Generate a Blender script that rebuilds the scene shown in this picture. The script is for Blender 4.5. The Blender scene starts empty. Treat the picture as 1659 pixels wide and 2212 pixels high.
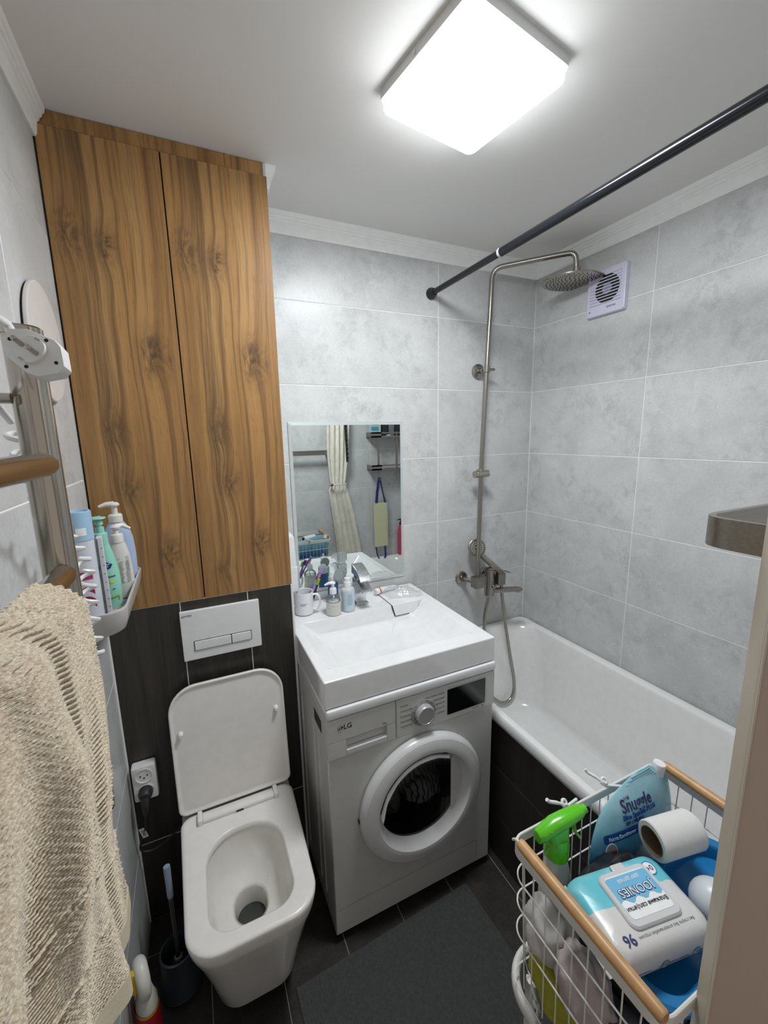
import bpy, bmesh, math, random
import numpy as np
from mathutils import Matrix, Vector, Euler
random.seed(4); np.random.seed(4)
PI = math.pi
SC = bpy.context.scene
COL = SC.collection

# ------------------------------------------------------------------ camera, world, exposure
cd = bpy.data.cameras.new('camera'); cam = bpy.data.objects.new('camera', cd); COL.objects.link(cam)
cam.location = (-1.58576, -1.63944, 1.59116)
cam.rotation_euler = (1.38948593, 0.0196069319, -0.437363913)
cd.sensor_fit = 'VERTICAL'; cd.sensor_height = 24.0; cd.sensor_width = 18.0
cd.lens = 900.872 / 2212 * 24.0
cd.clip_start = 0.01
SC.camera = cam
wd = bpy.data.worlds.new('hall_ambient'); SC.world = wd; wd.use_nodes = True
wd.node_tree.nodes['Background'].inputs[0].default_value = (1.0, 0.93, 0.86, 1)
wd.node_tree.nodes['Background'].inputs[1].default_value = 0.26
LAMP = 40.0
SC.cycles.diffuse_bounces = 8; SC.cycles.max_bounces = 14; SC.cycles.transparent_max_bounces = 16
vs = SC.view_settings
vs.view_transform = 'Standard'; vs.look = 'None'; vs.gamma = 1.0; vs.exposure = 0.78
vs.use_curve_mapping = False

# ------------------------------------------------------------------ materials
def lin(c):
    if isinstance(c, str):
        c = [int(c[i:i + 2], 16) for i in (0, 2, 4)]
    return tuple(((v / 255) / 12.92 if v / 255 <= 0.04045 else ((v / 255 + 0.055) / 1.055) ** 2.4) for v in c) + (1.0,)

class NT:
    def __init__(s, name):
        s.m = bpy.data.materials.new(name); s.m.use_nodes = True
        s.t = s.m.node_tree; s.b = s.t.nodes['Principled BSDF']
    def n(s, kind, **kw):
        nd = s.t.nodes.new(kind)
        for k, v in kw.items():
            if k.startswith('i_'):
                key = k[2:]; key = int(key) if key.isdigit() else key.replace('_', ' ')
                s.put(nd.inputs[key], v)
            else: setattr(nd, k, v)
        return nd
    def put(s, sock, v):
        if isinstance(v, bpy.types.NodeSocket): s.t.links.new(v, sock)
        else: sock.default_value = v
    def math(s, op, a, b=0.0, c=0.0):
        nd = s.t.nodes.new('ShaderNodeMath'); nd.operation = op
        for i, v in enumerate((a, b, c)): s.put(nd.inputs[i], v)
        return nd.outputs[0]
    def noise(s, vec, scale, detail=3, rough=.55, dist=0.0):
        return s.n('ShaderNodeTexNoise', i_Vector=vec, i_Scale=scale, i_Detail=detail, i_Roughness=rough, i_Distortion=dist).outputs[0]
    def ramp(s, f, pts):
        nd = s.n('ShaderNodeValToRGB', i_0=f); r = nd.color_ramp
        while len(r.elements) < len(pts): r.elements.new(0.5)
        for e, (p, c) in zip(r.elements, pts):
            e.position = p; e.color = c if len(c) == 4 else lin(c)
        return nd.outputs[0]
    def mix(s, f, a, b, mode='MIX'):
        nd = s.n('ShaderNodeMix', data_type='RGBA', blend_type=mode)
        s.put(nd.inputs[0], f); s.put(nd.inputs[6], a); s.put(nd.inputs[7], b)
        return nd.outputs[2]
    def bump(s, h, strength=.3, dist=.002):
        nd = s.n('ShaderNodeBump', i_Height=h, i_Strength=strength, i_Distance=dist)
        s.t.links.new(nd.outputs[0], s.b.inputs['Normal'])
    def pos(s): return s.n('ShaderNodeNewGeometry').outputs['Position']
    def obj(s): return s.n('ShaderNodeTexCoord').outputs['Object']
    def scaled(s, v, sc):
        return s.n('ShaderNodeMapping', i_Vector=v, i_Scale=sc).outputs[0]

def P(name, col, rough=.5, metal=0.0, var=None, bump=None, coat=0.0, trans=0.0, ior=None, alpha=1.0, emit=None, sss=0.0, spec=None, space='obj'):
    t = NT(name); b = t.b
    c = lin(col)
    b.inputs['Base Color'].default_value = c
    b.inputs['Roughness'].default_value = rough; b.inputs['Metallic'].default_value = metal
    b.inputs['Coat Weight'].default_value = coat; b.inputs['Coat Roughness'].default_value = 0.06
    b.inputs['Transmission Weight'].default_value = trans; b.inputs['Alpha'].default_value = alpha
    if ior: b.inputs['IOR'].default_value = ior
    if spec is not None: b.inputs['Specular IOR Level'].default_value = spec
    if sss:
        b.inputs['Subsurface Weight'].default_value = sss; b.inputs['Subsurface Scale'].default_value = .004
    v = t.obj() if space == 'obj' else t.pos()
    if var is None and bump is None and not metal and not trans: var = (30, .03)
    if var:
        f = t.noise(v, var[0], 4)
        lo = tuple(x * (1 - var[1]) for x in c[:3]) + (1,); hi = tuple(min(1, x * (1 + var[1])) for x in c[:3]) + (1,)
        t.put(b.inputs['Base Color'], t.ramp(f, [(.3, lo), (.7, hi)]))
    if bump: t.bump(t.noise(v, bump[0], 3), bump[1], bump[2] if len(bump) > 2 else .001)
    if emit:
        b.inputs['Emission Color'].default_value = lin(emit[0]); b.inputs['Emission Strength'].default_value = emit[1]
    return t.m

def tile_grey():
    t = NT('grey_concrete_tile'); v = t.pos()
    rnd = t.n('ShaderNodeObjectInfo').outputs['Random']
    off = t.n('ShaderNodeCombineXYZ', i_0=t.math('MULTIPLY', rnd, 31), i_1=t.math('MULTIPLY', rnd, 17), i_2=t.math('MULTIPLY', rnd, 11)).outputs[0]
    w = t.n('ShaderNodeVectorMath', operation='ADD', i_0=v, i_1=off).outputs[0]
    big = t.noise(w, 5, 5, .6, .4)
    sm = t.noise(w, 21, 8, .74, .35)
    fine = t.noise(w, 160, 3, .6)
    base = t.ramp(big, [(.3, 'bbbcbc'), (.7, 'cfd0d0')])
    patch = t.math('MULTIPLY', t.ramp(sm, [(.46, (0, 0, 0, 1)), (.66, (1, 1, 1, 1))]), t.ramp(t.noise(w, 5.5, 3), [(.42, (0, 0, 0, 1)), (.60, (1, 1, 1, 1))]))
    c = t.mix(t.math('MULTIPLY', patch, .6), base, lin('989a9c'))
    pale = t.ramp(t.noise(w, 14, 6, .7, .3), [(.56, (0, 0, 0, 1)), (.68, (1, 1, 1, 1))])
    c = t.mix(t.math('MULTIPLY', pale, .35), c, lin('dcdddd'))
    c = t.mix(.12, c, t.ramp(fine, [(.3, '8a8b8c'), (.7, 'e4e4e4')]))
    t.put(t.b.inputs['Base Color'], c)
    t.put(t.b.inputs['Roughness'], t.math('MULTIPLY_ADD', big, .16, .24))
    t.b.inputs['Specular IOR Level'].default_value = .32
    t.bump(t.math('ADD', sm, t.math('MULTIPLY', fine, .4)), .10, .0012)
    return t.m

def tile_dark():
    t = NT('dark_wood_tile'); v = t.obj()
    rnd = t.n('ShaderNodeObjectInfo').outputs['Random']
    off = t.n('ShaderNodeCombineXYZ', i_0=t.math('MULTIPLY', rnd, 7), i_1=t.math('MULTIPLY', rnd, 13), i_2=t.math('MULTIPLY', rnd, 5)).outputs[0]
    w = t.n('ShaderNodeVectorMath', operation='ADD', i_0=v, i_1=off).outputs[0]
    band = t.noise(t.scaled(w, (16, 16, .9)), 1, 4, .6, .5)
    grain = t.noise(t.scaled(w, (150, 150, 5)), 1, 4, .65)
    c = t.ramp(band, [(.3, '1f1d1a'), (.5, '2b2824'), (.72, '423b34')])
    c = t.mix(.35, c, t.ramp(grain, [(.3, '171614'), (.7, '4a433b')]))
    t.put(t.b.inputs['Base Color'], c)
    t.b.inputs['Roughness'].default_value = .42
    t.bump(grain, .2, .0008)
    return t.m

def oak():
    t = NT('oak_laminate'); v = t.obj()
    sx, sy, sz = [t.n('ShaderNodeSeparateXYZ', i_0=v).outputs[i] for i in range(3)]
    x = t.math('ADD', sx, t.math('MULTIPLY', t.math('SUBTRACT', t.noise(t.scaled(v, (5, 5, 1.6)), 1, 3), .5), .04))
    knotsum = None
    for kx, kz, r in ((.035, 1.0, .030), (.115, .985, .024), (.20, .72, .036), (.085, .52, .028), (.10, .36, .026), (.185, .155, .03), (.06, .08, .02)):
        dx = t.math('DIVIDE', t.math('SUBTRACT', x, kx), r); dz = t.math('DIVIDE', t.math('SUBTRACT', sz, kz), r * 1.9)
        d = t.math('SQRT', t.math('ADD', t.math('MULTIPLY', dx, dx), t.math('MULTIPLY', dz, dz)))
        k = t.math('POWER', 2.718, t.math('MULTIPLY', t.math('MULTIPLY', d, d), -.8))
        knotsum = k if knotsum is None else t.math('ADD', knotsum, k)
    xx = t.math('ADD', x, t.math('MULTIPLY', knotsum, .016))
    q = t.n('ShaderNodeCombineXYZ', i_0=xx, i_1=sy, i_2=sz).outputs[0]
    plank = t.noise(t.scaled(q, (17, 1, .45)), 1, 2, .5)
    band = t.noise(t.scaled(q, (64, 1, .9)), 1, 4, .6)
    streak = t.noise(t.scaled(q, (330, 1, 9)), 1, 3, .6)
    pore = t.noise(t.scaled(q, (520, 1, 30)), 1, 2, .5)
    c = t.ramp(plank, [(.30, '78532f'), (.42, '936c40'), (.55, 'a97f4c'), (.72, 'ae8755')])
    c = t.mix(t.ramp(band, [(.36, (.75, .75, .75, 1)), (.5, (.0, .0, .0, 1))]), c, lin('62462a'))
    c = t.mix(t.math('MULTIPLY', t.ramp(streak, [(.5, (0, 0, 0, 1)), (.68, (1, 1, 1, 1))]), .45), c, lin('6a4c2e'))
    c = t.mix(t.math('MULTIPLY', t.ramp(pore, [(.63, (0, 0, 0, 1)), (.7, (1, 1, 1, 1))]), .45), c, lin('4a3523'))
    kn = t.math('MULTIPLY', t.ramp(knotsum, [(.12, (0, 0, 0, 1)), (.9, (1, 1, 1, 1))]), t.ramp(t.noise(t.scaled(q, (60, 1, 22)), 1, 5, .7, 1.5), [(.35, (1, 1, 1, 1)), (.62, (.1, .1, .1, 1))]))
    c = t.mix(kn, c, lin('4a3626'))
    heart = t.math('MULTIPLY', t.ramp(t.math('ABSOLUTE', t.math('SUBTRACT', x, .072)), [(.0, (1, 1, 1, 1)), (.038, (0, 0, 0, 1))]), t.ramp(t.noise(t.scaled(q, (55, 1, 2.2)), 1, 4, .65), [(.40, (0, 0, 0, 1)), (.6, (1, 1, 1, 1))]))
    c = t.mix(t.math('MULTIPLY', heart, .75), c, lin('553f2b'))
    t.put(t.b.inputs['Base Color'], c)
    t.b.inputs['Roughness'].default_value = .38
    t.bump(t.math('ADD', streak, t.math('MULTIPLY', pore, .6)), .22, .0007)
    return t.m

def brushed(name, col, rough, axis):
    t = NT(name); v = t.obj()
    sc = [260, 260, 260]; sc[axis] = 4
    f = t.noise(t.scaled(v, tuple(sc)), 1, 3)
    t.put(t.b.inputs['Base Color'], t.ramp(f, [(.3, tuple(x * .8 for x in lin(col)[:3]) + (1,)), (.7, lin(col))]))
    t.b.inputs['Metallic'].default_value = 1.0
    t.put(t.b.inputs['Roughness'], t.math('MULTIPLY_ADD', f, .2, rough - .1))
    return t.m

def towel_mat():
    t = NT('beige_terry'); v = t.obj()
    at = t.n('ShaderNodeAttribute', attribute_name='rib').outputs['Fac']
    bl = t.noise(v, 22, 4, .6)
    fl = t.noise(v, 420, 2)
    c = t.ramp(fl, [(.35, 'b8a78e'), (.62, 'ddd2bf')])
    yarn_shade = t.math('MULTIPLY', t.ramp(t.noise(v, 230, 3, .7), [(.46, (0, 0, 0, 1)), (.6, (1, 1, 1, 1))]), t.ramp(bl, [(.42, (0, 0, 0, 1)), (.6, (1, 1, 1, 1))]))
    c = t.mix(t.math('MULTIPLY', yarn_shade, t.math('MULTIPLY', at, .75)), c, lin('7d6148'))  # brown yarn flecks, gathered in the rib troughs as painted shade
    t.put(t.b.inputs['Base Color'], c)
    t.b.inputs['Roughness'].default_value = .95; t.b.inputs['Sheen Weight'].default_value = .3
    t.b.inputs['Specular IOR Level'].default_value = .1
    t.bump(t.math('ADD', t.noise(v, 520, 3), t.noise(v, 190, 2)), .5, .0022)
    return t.m

def stripes(name, a, b, scale, axis=0, rough=.85, warp=.02):
    t = NT(name); v = t.obj()
    s = t.n('ShaderNodeSeparateXYZ', i_0=v).outputs[axis]
    s = t.math('ADD', s, t.math('MULTIPLY', t.noise(v, 14, 2), warp))
    f = t.math('FRACT', t.math('MULTIPLY', s, scale))
    t.put(t.b.inputs['Base Color'], t.mix(t.math('GREATER_THAN', f, .72), lin(a), lin(b)))
    t.b.inputs['Roughness'].default_value = rough
    return t.m

T_GREY = tile_grey(); T_DARK = tile_dark(); OAK = oak()
GROUT = P('white_grout', 'ececea', .8); GROUTG = P('grey_grout', '8e8d88', .85)
CEIL = P('ceiling_paint', 'e4e2e0', .75, bump=(240, .12, .0008), space='pos')
CORN = P('cornice_white', 'f0f0ef', .6)
PORC = P('porcelain', 'e6e3de', .12, coat=.5); ENAM = P('enamel', 'e4e4e3', .16, coat=.4)
SEAT = P('toilet_seat_plastic', 'e6e2de', .28)
WPLA = P('white_plastic', 'dcdcdc', .35); WGLO = P('white_gloss_plastic', 'e2e2e4', .18, coat=.3)
BASIN = P('basin_acrylic', 'e4e4e5', .14, coat=.5)
WASH = P('washer_paint', 'c6c6c3', .3, coat=.2); WASHD = P('washer_door_plastic', 'd0d0d0', .25, coat=.2)
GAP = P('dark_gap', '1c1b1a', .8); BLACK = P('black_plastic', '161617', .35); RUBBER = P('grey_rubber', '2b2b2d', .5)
STEEL = P('brushed_nickel', 'a39e96', .27, 1.0); STEELF = brushed('flat_brushed_steel', 'a29c94', .32, 0)
CHROME = P('chrome', 'c9c9cc', .05, 1.0); POL = P('polished_steel', 'b3aca2', .16, 1.0)
RODM = P('black_rod_metal', '24262a', .2, .5)
MIR = P('mirror_glass', 'e4e9e8', .0, 1.0); MIRE = P('mirror_edge', 'd3d9d8', .2, .4)
GLASS = P('dark_door_glass', '30343a', .03, trans=1.0, ior=1.45)
CLEAR = P('clear_plastic', 'e6eef0', .06, trans=1.0, ior=1.35)
WATER = P('water', 'd8e0dc', .02, trans=1.0, ior=1.33)
FROST = P('frosted_plastic', 'dfe5e6', .35, trans=.75, ior=1.4)
SOAPL = P('milky_soap', 'c6c6be', .12, coat=.5)
HANDW = P('beech_handle', 'b98f60', .4, var=(40, .18))
WIREW = P('white_coated_wire', 'd8d6d2', .35)
FLOORM = P('mat_charcoal', '4a4a4a', .95, var=(120, .15), spec=.15)
JAMB = P('door_frame_brown', 'c6b0a2', .5, bump=(350, .25, .0008)); JAMBE = P('door_frame_edge', 'bbb0a0', .45, bump=(350, .15, .0006))
LAMPM = NT('lamp_diffuser'); LAMPM.b.inputs['Base Color'].default_value = lin('f2f4f6')
LAMPM.b.inputs['Emission Color'].default_value = (.93, .975, 1.0, 1); LAMPM.b.inputs['Emission Strength'].default_value = LAMP
LAMPM = LAMPM.m
LAMPE = NT('lamp_diffuser_edge'); LAMPE.b.inputs['Base Color'].default_value = lin('f2f4f6')
LAMPE.b.inputs['Emission Color'].default_value = (.93, .975, 1.0, 1); LAMPE.b.inputs['Emission Strength'].default_value = LAMP * .16
LAMPE = LAMPE.m
INK = P('ink_dark', '2a2b2e', .5); INKG = P('ink_grey', '77787a', .5); NAVY = P('ink_navy', '25305e', .5)
WHITEP = P('print_white', 'e6e6e6', .5); TOWEL = towel_mat(); HEM = P('towel_hem', 'c2b8a2', .9, bump=(300, .4, .001))

# ------------------------------------------------------------------ mesh builder
def rrect(w, h, r, n=8, cx=0.0, cy=0.0):
    """rounded rectangle outline, 4*(n+1) points, counter-clockwise; r may be 4 radii (++, -+, --, +-)"""
    rs = r if isinstance(r, (list, tuple)) else (r,) * 4
    out = []
    for q, (sx, sy) in enumerate(((1, 1), (-1, 1), (-1, -1), (1, -1))):
        rr = rs[q]; ox = cx + sx * (w / 2 - rr); oy = cy + sy * (h / 2 - rr)
        for i in range(n + 1):
            a = PI / 2 * (q + i / n)
            out.append((ox + rr * math.cos(a), oy + rr * math.sin(a)))
    return out

def ell(rx, ry, n=36, cx=0.0, cy=0.0, ph=0.0):
    return [(cx + rx * math.cos(2 * PI * i / n + ph), cy + ry * math.sin(2 * PI * i / n + ph)) for i in range(n)]

def smooth_path(pts, k=6):
    p = [Vector(a) for a in pts]; out = []
    for i in range(len(p) - 1):
        a = p[max(i - 1, 0)]; b = p[i]; c = p[i + 1]; d = p[min(i + 2, len(p) - 1)]
        for j in range(k):
            t = j / k
            out.append(.5 * ((2 * b) + (c - a) * t + (2 * a - 5 * b + 4 * c - d) * t * t + (3 * b - a - 3 * c + d) * t ** 3))
    out.append(p[-1]); return out

def fillet(pts, r, n=6):
    p = [Vector(a) for a in pts]; out = [p[0]]
    for i in range(1, len(p) - 1):
        u = (p[i - 1] - p[i]); v = (p[i + 1] - p[i]); d = min(r, u.length * .49, v.length * .49)
        a = p[i] + u.normalized() * d; b = p[i] + v.normalized() * d
        for j in range(n + 1):
            t = j / n; out.append(a * (1 - t) ** 2 + p[i] * 2 * t * (1 - t) + b * t * t)
    out.append(p[-1]); return out

class B:
    def __init__(s): s.bm = bmesh.new()
    def _x(s, vs, M):
        if M is not None: bmesh.ops.transform(s.bm, matrix=M, verts=list(vs))
    def box(s, x0, x1, y0, y1, z0, z1, bev=0.0, seg=2, M=None):
        r = bmesh.ops.create_cube(s.bm, size=1.0); v = r['verts']
        bmesh.ops.transform(s.bm, matrix=Matrix.Translation(((x0 + x1) / 2, (y0 + y1) / 2, (z0 + z1) / 2)) @ Matrix.Diagonal((x1 - x0, y1 - y0, z1 - z0, 1)), verts=v)
        if bev > 0:
            bev = min(bev, .49 * min(abs(x1 - x0), abs(y1 - y0), abs(z1 - z0)))
            es = list({e for a in v for e in a.link_edges})
            g = bmesh.ops.bevel(s.bm, geom=es, offset=bev, segments=seg, affect='EDGES', profile=.5)
            v = list({a for f in g['faces'] for a in f.verts} | {a for a in v if a.is_valid})
        s._x(v, M); return s
    def loft(s, rings, closed=True, cap0=True, cap1=True, M=None):
        rows = [[s.bm.verts.new(p) for p in r] for r in rings]
        n = len(rows[0])
        for a, b in zip(rows, rows[1:]):
            for i in range(n if closed else n - 1):
                j = (i + 1) % n
                try: s.bm.faces.new((a[i], a[j], b[j], b[i]))
                except ValueError: pass
        if closed and cap0 and n > 2: s.bm.faces.new(rows[0][::-1])
        if closed and cap1 and n > 2: s.bm.faces.new(rows[-1])
        s._x([v for r in rows for v in r], M); return s
    def lathe(s, prof, n=32, M=None, sx=1.0, sy=1.0):
        rows = []
        for r, z in prof:
            rows.append([s.bm.verts.new((0, 0, z))] if r <= 1e-7 else [s.bm.verts.new((sx * r * math.cos(2 * PI * i / n), sy * r * math.sin(2 * PI * i / n), z)) for i in range(n)])
        for a, b in zip(rows, rows[1:]):
            for i in range(n):
                j = (i + 1) % n
                if len(a) == 1 and len(b) == 1: continue
                if len(a) == 1: s.bm.faces.new((a[0], b[j], b[i]))
                elif len(b) == 1: s.bm.faces.new((a[i], a[j], b[0]))
                else: s.bm.faces.new((a[i], a[j], b[j], b[i]))
        s._x([v for r in rows for v in r], M); return s
    def tube(s, pts, r, n=12, closed=False, M=None, flat=None):
        p = [Vector(a) for a in pts]; m = len(p)
        rs = r if isinstance(r, (list, tuple)) else [r] * m
        tan = []
        for i in range(m):
            a = p[(i - 1) % m] if (closed or i > 0) else p[i]; b = p[(i + 1) % m] if (closed or i < m - 1) else p[i]
            tan.append((b - a).normalized())
        up = Vector((0, 0, 1)) if abs(tan[0].z) < .9 else Vector((1, 0, 0))
        nrm = (up - tan[0] * up.dot(tan[0])).normalized(); rows = []
        for i in range(m):
            nrm = (nrm - tan[i] * nrm.dot(tan[i]))
            nrm = nrm.normalized() if nrm.length > 1e-9 else Vector((1, 0, 0))
            bn = tan[i].cross(nrm)
            row = []
            for k in range(n):
                a = 2 * PI * k / n
                fx, fy = (1, 1) if flat is None else flat
                row.append(s.bm.verts.new(p[i] + (nrm * math.cos(a) * fx + bn * math.sin(a) * fy) * rs[i]))
            rows.append(row)
        for i in range(m if closed else m - 1):
            a = rows[i]; b = rows[(i + 1) % m]
            for k in range(n): s.bm.faces.new((a[k], a[(k + 1) % n], b[(k + 1) % n], b[k]))
        if not closed:
            s.bm.faces.new(rows[0][::-1]); s.bm.faces.new(rows[-1])
        s._x([v for r_ in rows for v in r_], M); return s
    def cyl(s, p0, p1, r0, r1=None, n=20, M=None):
        return s.tube([p0, p1], [r0, r0 if r1 is None else r1], n, M=M)
    def ball(s, c, r, n=16, M=None):
        rx, ry, rz = r if isinstance(r, (tuple, list)) else (r, r, r)
        g = bmesh.ops.create_uvsphere(s.bm, u_segments=n, v_segments=max(6, n // 2), radius=1)
        bmesh.ops.transform(s.bm, matrix=Matrix.Translation(c) @ Matrix.Diagonal((rx, ry, rz, 1)), verts=g['verts'])
        s._x(g['verts'], M); return s
    def prism(s, poly, z0, z1, bev=0.0, M=None, seg=2):
        b2 = bmesh.new(); vs_ = [b2.verts.new((x, y, z0)) for x, y in poly]
        f = b2.faces.new(vs_); e = bmesh.ops.extrude_face_region(b2, geom=[f])
        up = [v for v in e['geom'] if isinstance(v, bmesh.types.BMVert)]
        bmesh.ops.translate(b2, vec=(0, 0, z1 - z0), verts=up)
        if bev:
            es = [ed for ed in b2.edges if abs(ed.verts[0].co.z - ed.verts[1].co.z) < 1e-9]
            bmesh.ops.bevel(b2, geom=es, offset=bev, segments=seg, affect='EDGES', profile=.5)
        return s.absorb(b2, M)
    def grid(s, fn, nu, nv, M=None, closed_u=False):
        rows = [[s.bm.verts.new(fn(i / (nu if closed_u else nu - 1), j / (nv - 1))) for i in range(nu)] for j in range(nv)]
        for a, b in zip(rows, rows[1:]):
            for i in range(nu if closed_u else nu - 1):
                k = (i + 1) % nu; s.bm.faces.new((a[i], a[k], b[k], b[i]))
        s._x([v for r in rows for v in r], M); return s
    def absorb(s, b2, M=None):
        me = bpy.data.meshes.new('tmp'); b2.to_mesh(me); b2.free()
        n0 = len(s.bm.verts); s.bm.from_mesh(me); bpy.data.meshes.remove(me)
        s.bm.verts.ensure_lookup_table(); s._x(s.bm.verts[n0:], M); return s
    def solid(s, th):
        bmesh.ops.recalc_face_normals(s.bm, faces=s.bm.faces)
        bmesh.ops.solidify(s.bm, geom=s.bm.faces[:], thickness=th); return s

W = {}
def wm(o): return W.get(o.name, Matrix.Identity(4))
def tag(o, label=None, cat=None, group=None, kind=None):
    if label: o['label'] = label
    if cat: o['category'] = cat
    if group: o['group'] = group
    if kind: o['kind'] = kind
    return o
def obj(name, b, mat, parent=None, local=False, angle=38, label=None, cat=None, group=None, kind=None, flip=False):
    bm = b.bm
    bmesh.ops.recalc_face_normals(bm, faces=bm.faces)
    M = wm(parent) if parent else Matrix.Identity(4)
    if parent and not local: bmesh.ops.transform(bm, matrix=M.inverted(), verts=bm.verts)
    ang = math.radians(angle)
    for f in bm.faces: f.smooth = True
    for e in bm.edges:
        if len(e.link_faces) == 2 and e.calc_face_angle(0.0) > ang: e.smooth = False
    me = bpy.data.meshes.new(name); bm.to_mesh(me); bm.free()
    me.materials.append(mat)
    o = bpy.data.objects.new(name, me); COL.objects.link(o)
    if angle < 100 and len(me.polygons) < 6000:
        md = o.modifiers.new('even_shading', 'WEIGHTED_NORMAL'); md.keep_sharp = True; md.weight = 80
    if parent: o.parent = parent; W[o.name] = M
    else:
        co = [v.co for v in me.vertices]
        c = Vector(((min(v.x for v in co) + max(v.x for v in co)) / 2, (min(v.y for v in co) + max(v.y for v in co)) / 2, min(v.z for v in co)))
        me.transform(Matrix.Translation(-c)); o.location = c; W[o.name] = Matrix.Translation(c)
    return tag(o, label, cat, group, kind)
def thing(name, label, cat, loc=(0, 0, 0), rot=(0, 0, 0), group=None):
    o = bpy.data.objects.new(name, None); COL.objects.link(o); o.empty_display_size = .05
    o.location = loc; o.rotation_euler = rot
    W[o.name] = Matrix.Translation(loc) @ Euler(rot).to_matrix().to_4x4()
    return tag(o, label, cat, group)
def dup(o, loc, rot=None, label=None):
    def cp(src, par):
        c = src.copy(); COL.objects.link(c)
        if par: c.parent = par
        for ch in [k for k in bpy.data.objects if k.parent == src]: cp(ch, c)
        return c
    r = cp(o, None); r.location = loc
    if rot is not None: r.rotation_euler = rot
    if label: r['label'] = label
    W[r.name] = Matrix.Translation(loc) @ Euler(r.rotation_euler).to_matrix().to_4x4()
    return r

def frame(origin, xdir, ydir):
    x = Vector(xdir).normalized(); y = Vector(ydir); y = (y - x * y.dot(x)).normalized(); z = x.cross(y)
    M = Matrix((x, y, z)).transposed().to_4x4(); M.translation = Vector(origin); return M

def text(name, s, size, M, mat, parent, local=False, bend=None, off=0.0, depth=.0003, align='CENTER', spacing=1.0):
    cu = bpy.data.curves.new('txt', 'FONT'); cu.body = s; cu.size = size; cu.extrude = depth; cu.align_x = align; cu.align_y = 'CENTER'
    cu.offset = off * size; cu.space_character = spacing; cu.resolution_u = 3
    t = bpy.data.objects.new('txt', cu); COL.objects.link(t)
    dg = bpy.context.evaluated_depsgraph_get(); dg.update()
    me = bpy.data.meshes.new_from_object(t.evaluated_get(dg))
    bpy.data.objects.remove(t); bpy.data.curves.remove(cu)
    b = B(); b.bm.from_mesh(me); bpy.data.meshes.remove(me)
    if bend:
        if len(b.bm.faces):
            bmesh.ops.triangulate(b.bm, faces=b.bm.faces[:])
        for v in b.bm.verts: v.co = bend(v.co)
    if M is not None: bmesh.ops.transform(b.bm, matrix=M, verts=b.bm.verts)
    return obj(name, b, mat, parent, local)

# ------------------------------------------------------------------ room shell
XL, YB, YF, ZC = -1.847, -0.27, -1.43, 2.37      # left wall, boxed-in wall, front wall, ceiling
XB = -1.306                                       # right side of the boxed-in wall
ZR = [0.0, .289, .589, .889, 1.189, 1.489, 1.789, 2.089, ZC]
_tc = {}
def tile_obj(name, parent, axis, sgn, plane, u0, u1, v0, v1, mat, gap=.0028):
    """one tile on a plane; axis = wall normal axis, sgn = side it faces, u/v = the two other axes in xyz order"""
    du, dv = u1 - u0 - gap, v1 - v0 - gap
    key = (axis, sgn, round(du, 4), round(dv, 4), mat.name); th = .008
    if key not in _tc:
        b = B(); lim = [(-du / 2, du / 2), (-dv / 2, dv / 2)]
        n = (-th, 0) if sgn > 0 else (0, th)
        lim.insert(axis, n)
        b.box(*lim[0], *lim[1], *lim[2], bev=.0009, seg=1)
        bmesh.ops.recalc_face_normals(b.bm, faces=b.bm.faces)
        me = bpy.data.meshes.new(name); b.bm.to_mesh(me); b.bm.free(); me.materials.append(mat); _tc[key] = me
    o = bpy.data.objects.new(name, _tc[key]); COL.objects.link(o)
    c = [(u0 + u1) / 2, (v0 + v1) / 2]; c.insert(axis, plane + sgn * random.uniform(-.0002, .0002))
    o.parent = parent; o.location = wm(parent).inverted() @ Vector(c)
    return o
def tiles(parent, axis, sgn, plane, us, vs_, mat, skip=()):
    for i in range(len(us) - 1):
        for j in range(len(vs_) - 1):
            if (i, j) not in skip: tile_obj('tile', parent, axis, sgn, plane, us[i], us[i + 1], vs_[j], vs_[j + 1], mat)

G = .0014
wb = obj('wall_back', B().box(-1.95, .1, G, .1, -.02, 2.45), GROUT, kind='structure')
tiles(wb, 1, -1, 0, [XB, -.548, 0], ZR, T_GREY)
wr = obj('wall_right', B().box(G, .1, -1.56, .1, -.02, 2.45), GROUT, kind='structure')
tiles(wr, 0, -1, 0, [-1.43, -.579, 0], ZR, T_GREY)
wl = obj('wall_left', B().box(-1.95, XL - G, -2.3, .1, -.02, 2.45), GROUT, kind='structure')
tiles(wl, 0, 1, XL, [-1.53, -.63, YB], ZR, T_GREY)
b = B(); b.box(-1.055, .1, -1.56, YF - G, -.02, 2.45); b.box(XL - .05, -1.055, -1.56, YF - G, 2.08, 2.45)
wf = obj('wall_front', b, GROUT, kind='structure')
tiles(wf, 1, 1, YF, [-1.055, -.28, 0], ZR, T_GREY)
bx = obj('wall_installation', B().box(XL, XB - G, YB + G, .02, 0, 1.10).box(XL, XB - G, YB + .022, .02, 1.10, ZC), GROUT, kind='structure')
tiles(bx, 1, -1, YB, [XL, -1.651, -1.451, XB], [0, .30, 1.098], T_DARK)
tiles(bx, 0, 1, XB, [YB + .001, -.001], ZR, T_GREY)
obj('ceiling', B().box(-1.95, .1, -2.3, .1, ZC, 2.45), CEIL, kind='structure')
fl = obj('floor', B().box(-1.95, .1, -2.3, .1, -.05, -G), GROUTG, kind='structure')
xs = [XL, -1.669, -1.472, -1.275, -1.078, -.881, -.684, -.487]
for i in range(len(xs) - 1):
    cuts = [-2.3, -1.58, -.38, 0] if i % 2 == 0 else [-2.3, -.98, 0]
    for j in range(len(cuts) - 1): tile_obj('tile', fl, 2, 1, 0, xs[i], xs[i + 1], cuts[j], cuts[j + 1], T_DARK)

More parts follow.
